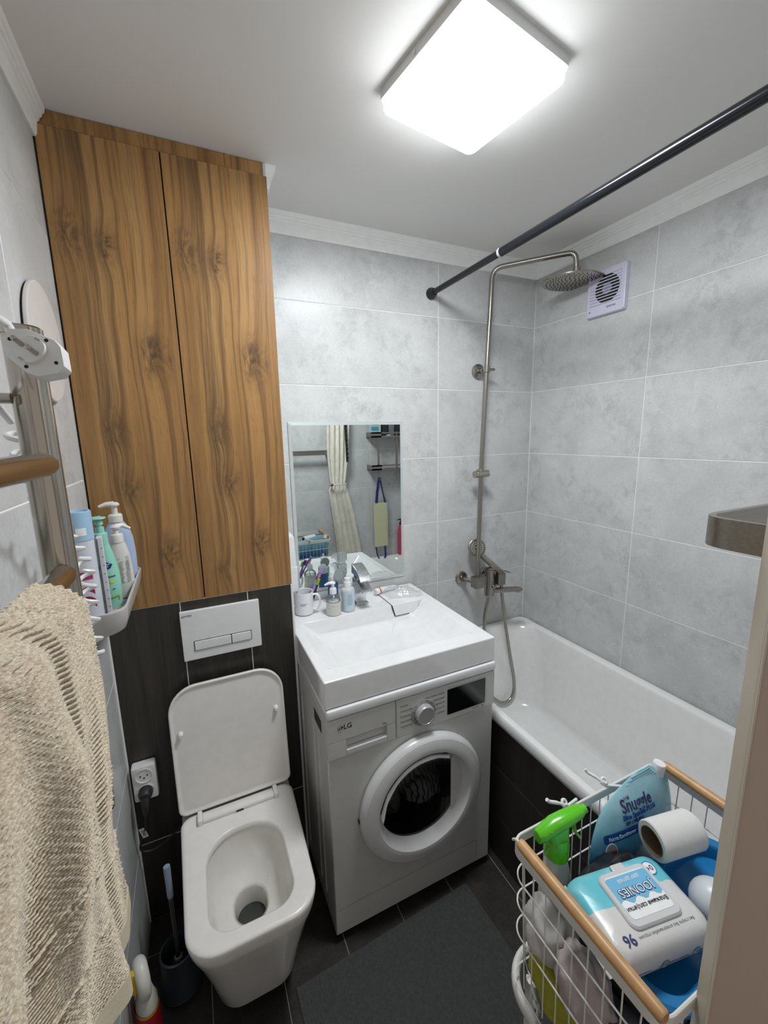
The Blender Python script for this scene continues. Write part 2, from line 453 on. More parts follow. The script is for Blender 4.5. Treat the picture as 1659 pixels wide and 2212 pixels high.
def cornice(name, p0, p1, inward):
    """stepped plaster profile swept along the top of a wall"""
    prof = [(0, -.066), (.006, -.066), (.010, -.060), (.013, -.034), (.017, -.031), (.019, -.024), (.023, -.022), (.025, -.015), (.029, -.013), (.031, -.004), (.031, 0), (0, 0)]
    d = Vector(inward); r = []
    for p in (p0, p1): r.append([tuple(Vector(p) + d * u + Vector((0, 0, ZC + v))) for u, v in prof])
    return obj(name, B().loft(r), CORN, kind='structure', angle=20)
cornice('trim_1', (XB, 0, 0), (0, 0, 0), (0, -1, 0))
cornice('trim_2', (0, 0, 0), (0, YF, 0), (-1, 0, 0))
cornice('trim_3', (XL, YB, 0), (XL, -1.43, 0), (1, 0, 0))
cornice('trim_4', (XB, 0, 0), (XB, YB + .005, 0), (1, 0, 0))
cornice('trim_5', (XL, YF, 0), (0, YF, 0), (0, 1, 0))
obj('trim_6', B().box(XB - .004, XB + .004, YB - .004, YB + .004, 0, 1.098, .002), WPLA, kind='structure')
obj('trim_7', B().box(XL - .001, XL + .004, YB - .003, YB + .002, 0, 1.098, .001), GROUT, kind='structure')
# door frame round the opening the photograph is taken through
dr_ = thing('door_1', None, None, (-1.06, -1.5, 0)); dr_['kind'] = 'structure'
poly = [(-1.055, YF + .002), (-1.0585, YF + .001), (-1.0695, YF - .0135), (-1.0715, YF - .016), (-1.0715, -1.575), (-1.03, -1.575), (-1.03, -1.56), (-1.055, -1.56)]
obj('frame_post', B().prism(poly, 0, 2.08), JAMB, dr_)
obj('edge_strip', B().loft([[(-1.0555, YF + .003, z), (-1.0592, YF + .0025, z), (-1.0708, YF - .0125, z), (-1.0722, YF - .0165, z), (-1.069, YF - .0165, z), (-1.0555, YF - .002, z)] for z in (0, 2.08)]), JAMBE, dr_, label='grey-tan front edge of the brown door frame')  # strip in a slightly greyer tan than the post
obj('seam_highlight', B().box(-1.0735, -1.0705, YF - .0178, YF - .0158, 0, 2.08, .0006, 1), P('seam_highlight_pale', 'cfc6ba', .5), dr_, label='thin seam bead painted pale as a highlight along the door frame edge')  # seam bead coloured pale to paint in the edge highlight
obj('frame_head', B().box(-1.84, -1.055, -1.575, -1.43, 2.05, 2.085, .003), JAMB, dr_)

# ------------------------------------------------------------------ ceiling light
t = thing('ceiling_light', 'square glowing white panel light on the ceiling', 'lamp', (-.943, -.752, ZC), (0, 0, math.radians(8.8)))
b = B()
b.loft([[(x, y, z) for x, y in rrect(s, s, r, 6)] for s, r, z in ((.292, .012, 0), (.294, .013, -.004), (.294, .013, -.022), (.286, .012, -.024))])
b.cyl((-.147, .012, -.012), (-.1495, .012, -.012), .004)
obj('base', b, P('lamp_base', 'c9c9c8', .4), t, True)
rr = [((.284, .012), -.0225), ((.284, .012), -.040), ((.281, .014), -.046)]
obj('diffuser_edge', B().loft([[(x, y, z) for x, y in rrect(s[0], s[0], s[1], 8)] for s, z in rr], cap0=False, cap1=False), LAMPE, t, True)
rr = [((.281, .014), -.046), ((.274, .018), -.0495), ((.24, .03), -.050)]
obj('diffuser', B().loft([[(x, y, z) for x, y in rrect(s[0], s[0], s[1], 8)] for s, z in rr], cap0=False), LAMPM, t, True)

# ------------------------------------------------------------------ shower curtain rod
t = thing('curtain_rod', 'long black shower curtain rod running under the ceiling', 'curtain rod', (-.588, -.7, 2.178))
zr = 2.178; xr = -.588
obj('thin_tube', B().cyl((xr, -.01, zr), (xr, -.44, zr), .0115, n=24), RODM, t)
obj('thick_tube', B().cyl((xr, -.445, zr), (xr, -1.41, zr), .0138, n=24), RODM, t)
obj('collar', B().lathe([(.0142, 0), (.0146, .002), (.0146, .008), (.0142, .01)], 24, Matrix.Translation((xr, -.436, zr)) @ Matrix.Rotation(PI / 2, 4, 'X')), P('collar_grey', 'b9babb', .4), t, label='pale plastic collar where the two tubes meet')
for y, s in ((0, 1), (YF, -1)):
    M = Matrix.Translation((xr, y, zr)) @ Matrix.Rotation(PI / 2 * s, 4, 'X')
    obj('end_cup', B().lathe([(0, .001), (.023, .001), (.0235, .006), (.021, .016), (.016, .024), (.0145, .034), (0, .034)], 28, M), P('rod_rubber', '1d1e20', .45) if s == 1 else bpy.data.materials['rod_rubber'], t)

# ------------------------------------------------------------------ bathtub and its tiled panel
TX0, TX1, TY0, TY1, TZ = -.674, -.003, YF + .003, -.003, .607
cx, cy = (TX0 + TX1) / 2, (TY0 + TY1) / 2; w0, l0 = TX1 - TX0, TY1 - TY0
t = thing('bathtub', 'long white enamel bathtub along the right wall', 'bathtub', (cx, cy, .1))
def ring(w, l, r, z, dx=0, dy=0): return [(x + cx + dx, y + cy + dy, z) for x, y in rrect(w, l, r, 10)]
rings = [ring(w0 - .02, l0 - .01, .03, .565), ring(w0 - .004, l0, .034, .568), ring(w0, l0, .036, .58), ring(w0 - .002, l0, .036, .595), ring(w0 - .012, l0 - .006, .036, .605), ring(w0 - .024, l0 - .014, .04, TZ),
         ring(w0 - .052, l0 - .05, .075, TZ - .001), ring(w0 - .070, l0 - .072, .10, TZ - .004), ring(w0 - .086, l0 - .09, .12, TZ - .014), ring(w0 - .098, l0 - .11, .13, TZ - .04),
         ring(w0 - .125, l0 - .16, .14, .48), ring(w0 - .16, l0 - .24, .14, .34), ring(w0 - .195, l0 - .32, .13, .25, 0, .02), ring(w0 - .25, l0 - .39, .12, .215, 0, .03), ring(w0 - .36, l0 - .50, .10, .204, 0, .03), ring(.10, .6, .05, .20, 0, .03)]
obj('shell', B().loft(rings, cap0=False), ENAM, t, angle=60)
obj('drain', B().lathe([(0, .004), (.022, .003), (.026, 0)], 24, Matrix.Translation((cx, -.33, .201))), CHROME, t)
obj('overflow', B().lathe([(0, .008), (.022, .008), (.028, .004), (.03, 0)], 24, Matrix.Translation((cx, -.085, .47)) @ Matrix.Rotation(PI / 2 + .25, 4, 'X')), CHROME, t)
t = thing('bath_panel', 'dark wood-look tiled panel closing the side of the bathtub', 'bath panel', (-.66, -.7, 0))
obj('backing', B().box(-.658, -.63, YF + .002, -.02, 0, .563), GROUTG, t)
for y0, y1 in ((YF + .003, -.95), (-.95, -.02)):
    for z0, z1 in ((.002, .178), (.178, .377), (.377, .562)): tile_obj('tile', t, 0, -1, -.660, y0, y1, z0, z1, T_DARK)

# ------------------------------------------------------------------ shower column
t = thing('shower_column', 'brushed nickel shower column with mixer on the back wall', 'shower', (-.35, 0, .88))
pipe = [(-.373, -.080, .905), (-.357, -.070, 1.42), (-.337, -.066, 1.85), (-.319, -.064, 2.20), (-.316, -.064, 2.293), (-.135, -.262, 2.302), (-.094, -.307, 2.302), (-.088, -.309, 2.235)]
obj('riser_pipe', B().tube(fillet(pipe, .05, 8), .0105, 20), STEEL, t)
M = Matrix.Translation((-.080, -.285, 2.198)) @ Matrix.Rotation(.02, 4, 'X')
hd = obj('shower_head', B().lathe([(0, 0), (.118, 0), (.122, .002), (.122, .006), (.112, .0085), (.03, .012), (.018, .02), (.013, .034), (0, .034)], 56, M), POL, t)
b = B()
for k in range(1, 8):
    for i in range(int(5.5 * k)):
        a = 2 * PI * i / int(5.5 * k) + k * .7; r = k * .0146
        b.lathe([(.0012, 0), (.0018, -.0004), (.0015, -.0022), (0, -.0026)][::1], 8, M @ Matrix.Translation((r * math.cos(a), r * math.sin(a), 0)))
o = obj('nozzle', b, RUBBER, hd); o['kind'] = 'stuff'
obj('head_nut', B().lathe([(.0125, 0), (.0145, .002), (.0145, .016), (.012, .018)], 18, Matrix.Translation((-.088, -.309, 2.228))), STEEL, t)
b = B(); ax = Matrix.Rotation(PI / 2, 4, 'X')
b.lathe([(0, 0), (.033, 0), (.034, .003), (.032, .012), (.024, .016), (.012, .018), (.012, .05), (0, .05)], 28, Matrix.Translation((-.336, 0, 1.873)) @ ax)
b.lathe([(.0115, -.013), (.0155, -.012), (.0155, .012), (.0115, .013)], 20, Matrix.Translation((-.336, -.0665, 1.873)))
b.cyl((-.33, -.068, 1.873), (-.298, -.074, 1.873), .0055)
obj('wall_bracket', b, STEEL, t)
b = B(); b.tube([(-.398, -.075, 1.406), (-.322, -.075, 1.408)], .0165, 20); b.box(-.385, -.365, -.09, -.07, 1.415, 1.43, .003)
obj('slider', b, POL, t)
# mixer body
for x in (-.412, -.262):
    b = B(); b.lathe([(0, 0), (.033, 0), (.034, .004), (.031, .010), (.022, .013), (.016, .014), (.016, .02), (0, .02)], 28, Matrix.Translation((x, 0, .889)) @ ax)
    b.lathe([(0, .018), (.0135, .018), (.0135, .032), (0, .032)], 6, Matrix.Translation((x, 0, .889)) @ ax); b.cyl((x, -.025, .889), (x + (.02 if x < -.3 else -.01), -.085, .889), .0095)
    obj('wall_rosette', b, STEEL, t)
obj('mixer_body', B().box(-.405, -.262, -.112, -.070, .862, .918, .003), STEELF, t)
obj('cartridge', B().lathe([(0, .802), (.012, .802), (.021, .815), (.024, .822), (.024, .905), (.0225, .908), (.0225, .935), (.024, .938), (.024, .948), (0, .95)], 28, Matrix.Translation((-.320, -.105, 0))), STEEL, t)
obj('lever', B().loft([[(x, y, z) for x, y, z in ((a - .0, c - w_, h), (a, c + w_, h), (a, c + w_, h + k_), (a, c - w_, h + k_))] for a, c, w_, h, k_ in ((-.338, -.105, .016, .948, .008), (-.30, -.115, .017, .950, .008), (-.25, -.14, .012, .934, .006), (-.235, -.148, .010, .930, .005))]), STEELF, t)
M = frame((-.318, -.110, .842), (.94, -.34, 0), (.34, .94, 0))
b = B(); b.loft([[(x, y * w_, z * h_) for y, z in rrect(2, 2, .5, 3)] for x, w_, h_ in ((0, .017, .012), (.03, .018, .011), (.140, .019, .009), (.157, .017, .005))], M=M); b.box(.125, .149, -.013, .013, -.014, -.006, .002, M=M)
obj('spout', b, STEELF, t)
b = B(); b.cyl((-.318, -.125, .870), (-.318, -.142, .868), .008); b.cyl((-.318, -.142, .868), (-.309, -.150, .884), .0045)
obj('diverter_knob', b, STEEL, t)
# hand shower with its hose, parked in the holder beside the mixer
t = thing('hand_shower', 'hand shower with long steel hose parked beside the bath mixer', 'hand shower', (-.30, -.11, .85))
hc = Vector((-.362, -.055, 1.048)); nrm = Vector((-.22, -.93, .28)).normalized()
M = frame(hc, nrm.orthogonal(), nrm.cross(nrm.orthogonal()))
hd = obj('spray_head', B().lathe([(0, .010), (.040, .010), (.044, .007), (.044, -.002), (.038, -.012), (0, -.014)], 32, M), STEELF, t)
b = B()
for k in (0, 1, 2, 3):
    for i in range(max(1, 6 * k)):
        a = 2 * PI * i / max(1, 6 * k); b.ball((k * .0095 * math.cos(a), k * .0095 * math.sin(a), .0102), (.0022, .0022, .0012), 8, M)
o = obj('nozzle', b, WHITEP, hd); o['kind'] = 'stuff'
obj('handle', B().tube(smooth_path([(-.352, -.052, 1.028), (-.325, -.072, .995), (-.29, -.103, .955), (-.268, -.122, .925), (-.264, -.126, .885)], 5), [.012 + .003 * math.sin(i / 20 * PI) for i in range(21)], 14), STEEL, t)
b = B(); b.box(-.292, -.248, -.138, -.112, .868, .928, .003); obj('holder_block', b, STEELF, t)
hp = smooth_path([(-.264, -.126, .872), (-.258, -.128, .80), (-.238, -.135, .66), (-.212, -.145, .50), (-.188, -.155, .36), (-.196, -.162, .285), (-.232, -.165, .252), (-.285, -.16, .262), (-.335, -.142, .33), (-.352, -.125, .5), (-.350, -.112, .70), (-.322, -.105, .806)], 8)
obj('hose', B().tube(hp, [.0078 + .0006 * (i % 2) for i in range(len(hp))], 12), STEEL, t)

# ------------------------------------------------------------------ extractor fan on the right wall
t = thing('extractor_fan', 'square white extractor fan grille high on the right wall', 'fan', (0, -.395, 2.14))
LIL = P('fan_plastic', 'cfcde0', .3, coat=.2)
y0, y1, z0, z1 = -.478, -.312, 2.056, 2.222
yc, zc = -.395, 2.147
b = B(); b.loft([[(x, yc + p, (z0 + z1) / 2 + q) for p, q in rrect(s, s, r, 5)] for x, s, r in ((0, .172, .006), (-.012, .172, .008), (-.018, .168, .009), (-.020, .160, .009))])
obj('cover', b, LIL, t)
obj('opening', B().lathe([(0, 0), (.053, 0), (.053, -.001), (0, -.001)], 40, Matrix.Translation((-.0206, yc - .008, zc)) @ Matrix.Rotation(-PI / 2, 4, 'Y')), P('fan_dark', '121216', .7), t, label='dark round fan opening')
for k in range(10):
    z = 2.200 - k * .0115
    obj('slat', B().box(-.0245, -.0195, yc - .068, yc + .068, z - .0018, z + .0018, .0008, 1), LIL, t)
obj('indicator', B().ball((-.0205, -.328, 2.074), (.001, .0028, .0028), 10), INK, t, label='small dark indicator dot')
obj('hub', B().lathe([(0, .003), (.02, .002), (.021, 0)], 24, Matrix.Translation((-.0215, yc - .008, zc)) @ Matrix.Rotation(-PI / 2, 4, 'Y')), P('fan_hub', '8a889a', .4), t)
text('lettering', 'ELEKTRA', .010, frame((-.0203, -.425, 2.078), (0, -1, 0), (0, 0, 1)), INK, t)

# ------------------------------------------------------------------ boxed-in wall: oak doors, flush plate, socket
t = thing('wall_cabinet', 'tall oak cabinet with two doors above the toilet', 'cabinet', (-1.576, YB, 1.098))
dz0, dz1 = 1.099, 2.333
d0 = None
for i, (xa, xb) in enumerate(((XL + .004, -1.5805), (-1.5775, XB + .001))):
    wdt = xb - xa
    o = obj('door', B().box(0, wdt, .0, .019, 0, dz1 - dz0, .0012, 1), OAK, t, True); o.location = Vector((xa, YB - .002, dz0)) - Vector((-1.576, YB, 1.098))
b = B(); b.box(0, .536, 0, .016, 0, .034, .001, 1); fo = obj('filler_strip', b, OAK, t, True); fo.location = (XL + .004 + 1.576, .004, dz1 + .002 - 1.098)
obj('gap_shadow_board', B().box(XL, XB - .002, YB + .019, YB + .0215, 1.099, 2.368), GAP, t)  # dark board standing in for the shade in the door gaps

t = thing('flush_plate', 'white dual flush plate with two buttons on the dark tiles', 'flush plate', (-1.537, YB, .905))
obj('plate', B().box(-1.656, -1.419, YB - .015, YB - .0005, .906, 1.069, .003), WGLO, t)
obj('button_gap', B().box(-1.624, -1.4495, YB - .0158, YB - .010, .936, .9695, .001), GAP, t)
obj('button', B().box(-1.622, -1.5135, YB - .0185, YB - .012, .938, .9675, .002), WGLO, t)
obj('button', B().box(-1.5115, -1.4515, YB - .0185, YB - .012, .938, .9675, .002), WGLO, t)
text('lettering', 'AM·PM', .010, frame((-1.637, YB - .0151, 1.054), (1, 0, 0), (0, 0, 1)), INK, t)

t = thing('wall_socket', 'white double wall socket low on the dark tiles beside the toilet', 'socket', (-1.80, YB, .49))
obj('housing', B().box(-1.834, -1.768, YB - .036, YB - .001, .488, .606, .006), WPLA, t)
for z in (.576, .522):
    M = Matrix.Translation((-1.801, YB - .0365, z)) @ ax
    so = obj('socket_well', B().lathe([(.0245, 0), (.0245, .003), (.0218, .003), (.0208, .0008), (0, .0006)], 32, M), WPLA, t)
    if z > .55:
        for dx, dz in ((-.0095, 0), (.0095, 0), (0, -.008)):
            obj('contact_hole', B().cyl((-1.801 + dx, YB - .0377, z + dz), (-1.801 + dx, YB - .036, z + dz), .0025, n=12), GAP, so)
t = thing('power_cord', 'black power plug and cord hanging from the lower wall socket', 'cord', (-1.80, YB - .04, .45))
obj('plug', B().lathe([(0, .008), (.019, .008), (.0195, -.012), (.016, -.022), (.012, -.026), (0, -.027)][::-1], 24, Matrix.Translation((-1.801, YB - .040, .522)) @ Matrix.Rotation(-PI / 2, 4, 'X')).tube([(-1.801, YB - .062, .522), (-1.802, YB - .068, .505), (-1.804, YB - .066, .475), (-1.806, YB - .062, .455)], [.012, .0115, .009, .005], 12), RUBBER, t)
cp = smooth_path([(-1.806, YB - .062, .46), (-1.811, YB - .055, .42), (-1.822, YB - .045, .375), (-1.836, YB - .035, .335), (-1.832, YB - .03, .307), (-1.80, YB - .03, .300), (-1.75, YB - .028, .322), (-1.70, YB - .02, .355), (-1.66, YB - .008, .37)], 6)
obj('cord', B().tube(cp, .0035, 10), RUBBER, t)
M = frame((-1.820, YB - .052, .392), (.93, -.2, .25), (-.26, 0, 1))
obj('barcode_tag', B().box(-.008, .008, -.018, .018, -.0004, .0004, M=M), WHITEP, t, label='white barcode tag on the cord')
b = B()
for i, w_ in enumerate((.001, .0016, .0008, .002, .001, .0014, .0008, .0018, .001)): b.box(-.004, .006, -.012 + i * .0026, -.012 + i * .0026 + w_, .0004, .0007, M=M)
obj('barcode', b, INK, [c for c in t.children if c.name.startswith('barcode_tag')][0])

# ------------------------------------------------------------------ toilet
t = thing('toilet', 'white wall-hung toilet with its lid up against the dark tiles', 'toilet', (-1.54, YB, 0))
tx = -1.541
def plan(wb, wf, yb, yf, rb, rf, z, n=7):
    """plan outline of a squared toilet: back width wb at yb, front width wf at yf"""
    out = []
    for q, (sx, y, w_, r, sy) in enumerate(((1, yb, wb, rb, 1), (-1, yb, wb, rb, 1), (-1, yf, wf, rf, -1), (1, yf, wf, rf, -1))):
        ox = tx + sx * (w_ / 2 - r); oy = y - sy * r
        for i in range(n + 1):
            a = PI / 2 * (q + i / n); out.append((ox + r * math.cos(a), oy + r * math.sin(a), z))
    return out
outer = [plan(.165, .20, YB, -.655, .03, .06, .055), plan(.19, .215, YB, -.665, .03, .065, .06), plan(.24, .245, YB, -.69, .03, .07, .16), plan(.30, .285, YB, -.735, .02, .075, .29), plan(.335, .312, YB, -.766, .02, .078, .365), plan(.342, .318, YB, -.770, .02, .078, .385), plan(.342, .318, YB, -.770, .02, .078, .3965)]
inn = []
def oval(w_, l_, z, y, r=None, n=7): return [(tx + x, y + yy, z) for x, yy in rrect(w_, l_, r or min(w_, l_) * .46, n)]
inn = [oval(.235, .30, .3965, -.60, .10), oval(.23, .295, .385, -.60, .10), oval(.225, .285, .35, -.595, .10), oval(.205, .25, .305, -.59, .095), oval(.165, .19, .275, -.58, .08), oval(.105, .12, .262, -.57, .05), oval(.088, .10, .25, -.565, .042), oval(.082, .09, .20, -.56, .04), oval(.07, .075, .15, -.555, .035)]
obj('bowl', B().loft(outer + inn), PORC, t, angle=50)
obj('water', B().loft([oval(.08, .088, .196, -.56, .038), oval(.08, .088, .194, -.56, .038)]), P('bowl_water', '3d403c', .04), t)
# seat ring
so_ = [plan(.336, .312, -.352, -.768, .03, .075, .3975), plan(.343, .320, -.350, -.774, .034, .078, .4005), plan(.345, .322, -.349, -.775, .034, .079, .411), plan(.339, .316, -.352, -.772, .034, .077, .4165), plan(.322, .30, -.360, -.764, .032, .072, .4185)]
def sq(w_, l_, z, y, rb, rf): return [(tx + x, y + yy, z) for x, yy in rrect(w_, l_, (rb, rb, rf, rf), 7)]
si = [sq(.224, .292, .4175, -.594, .098, .062), sq(.214, .282, .4135, -.594, .095, .06), sq(.210, .278, .404, -.594, .094, .058), sq(.212, .28, .3975, -.594, .094, .058)]
obj('seat', B().loft(so_ + si + [so_[0]], cap0=False, cap1=False), SEAT, t, angle=50)
# lid, raised; local x across, y up the lid, z toward the room
M = frame((tx, -.343, .424), (1, 0, 0), (0, .10, .99))
def lidr(w_, h_, z, r, y0=0): return [(x, y + h_ / 2 + y0, z) for x, y in rrect(w_, h_, (r, r, .022, .022), 9)]
lr = [lidr(.330, .400, -.008, .074, .006), lidr(.346, .413, -.004, .082), lidr(.349, .416, .004, .084), lidr(.349, .416, .010, .084), lidr(.345, .412, .0125, .083, .002), lidr(.338, .405, .0125, .080, .005), lidr(.332, .398, .009, .076, .009), lidr(.318, .382, .0065, .07, .016)]
obj('lid', B().loft(lr, M=M), SEAT, t, angle=60)
for x in (-.146, .146):
    obj('bumper', B().lathe([(0, .018), (.005, .018), (.0065, .015), (.0075, .006), (.009, .0)], 16, M @ Matrix.Translation((x, .268, .005))), WGLO, t)
b = B(); b.loft([[(x, -.388 + 1.1 * p, .4235 + q) for p, q in rrect(.024, .017, .007, 4)] for x in (tx - .108, tx + .108)])
obj('hinge_bar', b, SEAT, t)
for x in (-.116, .116): obj('hinge', B().box(tx + x - .0075, tx + x + .0075, -.405, -.362, .412, .436, .004), SEAT, t)
obj('hinge_notch', B().prism([(.012 * math.cos(a), .004 + .006 * math.sin(a)) for a in [PI * k / 8 for k in range(9)]], 0, .002, M=frame((tx + .0, -.4022, .4165), (1, 0, 0), (0, .35, .94))), GAP, t, label='dark notch in the hinge bar')

# ------------------------------------------------------------------ toilet brush and holder, cleaner bottle
hx, hy = -1.748, -.500
t = thing('brush_holder', 'dark smoky plastic toilet brush holder on the floor', 'brush holder', (hx, hy, 0))
HOLD = P('smoky_blue_plastic', '3a4450', .3, trans=.35)
obj('cup', B().lathe([(0, .002), (.046, .002), (.054, .008), (.056, .014), (.0535, .02), (.046, .10), (.044, .125), (.047, .132), (.047, .137), (.042, .139), (.040, .134), (.042, .10), (.048, .02), (.0, .012)], 36, Matrix.Translation((hx, hy, 0))), HOLD, t)
t = thing('toilet_brush', 'toilet brush with pale blue grip standing in its dark holder', 'toilet brush', (hx, hy, .03))
e0, e1 = Vector((hx, hy, .09)), Vector((-1.752, -.462, .385))
obj('shaft', B().cyl(e0 + (e1 - e0) * .05, e0 + (e1 - e0) * .72, .0058), P('smoky_shaft', '4d4a46', .25, trans=.3), t)
obj('grip', B().tube([e0 + (e1 - e0) * k for k in (.68, .7, .85, .97, 1.0)], [.0075, .0085, .0088, .0095, .0088], 16), P('pale_blue_grip', '8d9fb6', .35), t)
b = B(); b.lathe([(0, .02), (.018, .025), (.026, .045), (.026, .085), (.014, .10), (0, .102)], 24, Matrix.Translation((hx, hy, 0)))
obj('bristles', b, P('bristle_dark', '22262c', .8, bump=(300, .8, .003)), t)
obj('neck_cap', B().lathe([(.0075, .098), (.011, .10), (.011, .108), (.0075, .112)], 16, Matrix.Translation((hx, hy + .002, 0))), P('neck_grey', '9a958e', .4), t)
kx, ky = -1.812, -.625
t = thing('cleaner_bottle', 'white cleaner bottle with a yellow nozzle cap between wall and toilet', 'bottle', (kx, ky, 0), (0, 0, .3))
def oring(w_, l_, z, dx=0, n=28): return [(x + dx, y, z) for x, y in ell(w_ / 2, l_ / 2, n)]
obj('body', B().loft([oring(.05, .062, .002), oring(.054, .068, .008), oring(.054, .07, .15), oring(.048, .066, .19), oring(.036, .05, .215), oring(.03, .04, .235), oring(.026, .034, .252)]), P('cleaner_white', 'd5d3cc', .35), t, True)
obj('label', B().loft([oring(.0552, .0712, z) for z in (.03, .172)], cap0=False, cap1=False), P('label_red', 'b3202b', .4), t, True, label='red label band')
obj('label_foot', B().loft([oring(.0556, .0714, z) for z in (.03, .095)], cap0=False, cap1=False), P('label_blue', '243a86', .4), t, True, label='blue lower part of the label')
obj('label_strip', B().loft([oring(.0549, .0708, z) for z in (.172, .180)], cap0=False, cap1=False), P('label_yellow', 'd0a81f', .4), t, True)
b = B(); b.tube(smooth_path([(-.002, -.012, .215), (-.002, -.026, .245), (-.002, -.022, .275), (-.002, .0, .292), (-.002, .022, .282), (-.002, .03, .25), (-.002, .03, .21)], 5), [.013 + .003 * math.sin(i / 30 * PI) for i in range(31)], 14)
obj('neck_loop', b, bpy.data.materials['cleaner_white'], t, True)
obj('cap', B().loft([oring(w_, w_, z, -.018) for w_, z in ((.022, .238), (.026, .241), (.024, .27), (.017, .293), (.008, .296))]), P('cap_yellow', 'd8b40c', .4), t, True, label='yellow nozzle cap')

# ------------------------------------------------------------------ thin glass / film materials
def film(name, tint, gloss=.25, haze=0.0, hazecol='ffffff', rough=.05, ior=1.45):
    t = NT(name); tr = t.n('ShaderNodeBsdfTransparent'); tr.inputs[0].default_value = lin(tint)
    gl = t.n('ShaderNodeBsdfGlossy'); gl.inputs['Roughness'].default_value = rough
    fr = t.n('ShaderNodeFresnel', i_IOR=ior)
    m1 = t.n('ShaderNodeMixShader', i_0=t.math('MULTIPLY_ADD', fr.outputs[0], .9, gloss * .1)); t.t.links.new(tr.outputs[0], m1.inputs[1]); t.t.links.new(gl.outputs[0], m1.inputs[2])
    out = t.t.nodes['Material Output']
    if haze:
        df = t.n('ShaderNodeBsdfDiffuse'); df.inputs[0].default_value = lin(hazecol)
        m2 = t.n('ShaderNodeMixShader', i_0=haze); t.t.links.new(m1.outputs[0], m2.inputs[1]); t.t.links.new(df.outputs[0], m2.inputs[2]); m1 = m2
    t.t.links.new(m1.outputs[0], out.inputs[0]); return t.m
DOORGL = film('tinted_door_glass', 'a4a6aa', .12, ior=1.16); CLEARF = film('clear_bottle_plastic', 'fafcfc', .25, .05, 'e5e9ea'); WRAP = film('crumpled_clear_film', 'fafbfb', .6, .25, 'f2f2f2', .12)
HAZY = film('hazy_plastic', 'f8fafb', .25, .62, 'e3e8ea', .2)

# ------------------------------------------------------------------ washing machine
MX0, MX1, MY, MZ0, MZ1 = -1.300, -.703, -.605, .032, .829
t = thing('washing_machine', 'white front-loading washing machine under the basin', 'washing machine', (-1.0, -.4, 0))
b = B(); b.box(MX0, MX1, -.592, -.15, MZ0, .795, .006)
obj('cabinet_back', B().box(MX0 + .004, MX1 - .004, -.16, -.15, MZ0, .79, .002), WASH, t)
# side walls with pressed ribs, left one seen in the gap
b = B()
b.box(MX0, MX0 + .008, -.590, -.155, MZ0, .795, .004)
for y in (-.50, -.445, -.30, -.245): b.box(MX0 - .003, MX0 + .002, y - .010, y + .010, .09, .70, .003)
obj('side_panel', b, WASH, t)
obj('side_panel', B().box(MX1 - .008, MX1, -.590, -.155, MZ0, .795, .004), WASH, t)
obj('grip_recess', B().box(MX0 - .0012, MX0 + .003, -.545, -.47, .715, .755, .001), GAP, t, label='dark grip recess in the side panel')
obj('bottom', B().box(MX0 + .004, MX1 - .004, -.59, -.155, MZ0 - .002, MZ0 + .01), GAP, t)
obj('top_board', B().box(MX0 - .002, MX1 + .002, -.615, -.15, .797, MZ1 - .001, .008), WGLO, t)
DCX, DCZ = -.992, .430
def hole_plate(x0, x1, z0, z1, cx_, cz_, r, ya, yb, n=88):
    an = sorted([2 * PI * i / n for i in range(n)]); cs = [math.atan2(z - cz_, x - cx_) % (2 * PI) for x in (x0, x1) for z in (z0, z1)]
    for c in cs:
        k = min(range(len(an)), key=lambda i: abs(an[i] - c)); an[k] = c
    an.sort(); ci, re = [], []
    for a in an:
        ca, sa = math.cos(a), math.sin(a); tx_ = ((x1 if ca > 0 else x0) - cx_) / ca if abs(ca) > 1e-9 else 1e9; tz_ = ((z1 if sa > 0 else z0) - cz_) / sa if abs(sa) > 1e-9 else 1e9
        k = min(tx_, tz_); ci.append((cx_ + r * ca, cz_ + r * sa)); re.append((cx_ + k * ca, cz_ + k * sa))
    f = lambda L, y: [(x, y, z) for x, z in L]
    ins = lambda L, d: [(min(max(x, x0 + d), x1 - d), min(max(z, z0 + d), z1 - d)) for x, z in L]
    return B().loft([f(ci, yb), f(ci, ya + .003), f([(cx_ + (x - cx_) * 1.015, cz_ + (z - cz_) * 1.015) for x, z in ci], ya), f(ins(re, .005), ya), f(ins(re, .0015), ya + .0015), f(re, ya + .005), f(re, yb)], cap0=False, cap1=False)
obj('front_panel', hole_plate(MX0, MX1, MZ0, .6655, DCX, DCZ, .172, MY, -.585), WASH, t)
b = B(); b.box(-1.296, -.76, MY - .0006, MY + .002, .128, .1292); b.box(-.7608, -.7596, MY - .0006, MY + .002, .04, .1292)
obj('kick_seam', b, P('seam_grey', '8b8b8b', .6), t)
# control fascia and detergent drawer
PT, PB = .7945, .6670
b = B(); b.box(-1.0815, MX1, MY - .006, -.585, PB, PT, .004); obj('control_panel', b, WASH, t)
dw = obj('detergent_drawer', B().box(MX0, -1.083, MY - .006, -.585, .7225, PT, .003).box(MX0, -1.244, MY - .006, -.585, PB, .7235, .003).box(-1.1135, -1.083, MY - .006, -.585, PB, .7235, .003).box(-1.245, -1.113, MY - .006, -.585, PB, .6835, .003).box(-1.25, -1.11, MY + .012, -.584, .68, .725), WASH, t)
b = B(); b.box(-1.2445, -1.1132, MY - .006, MY + .010, .6828, .6865, .0015)
obj('finger_grip', b, WGLO, dw)
lg = (-1.2615, .7635)
M = frame((lg[0], MY - .0062, lg[1]), (1, 0, 0), (0, 0, 1))
em = obj('emblem', B().lathe([(0, .0006), (.0082, .0006), (.0086, 0)], 32, M), INK, dw, label='round dark brand emblem')
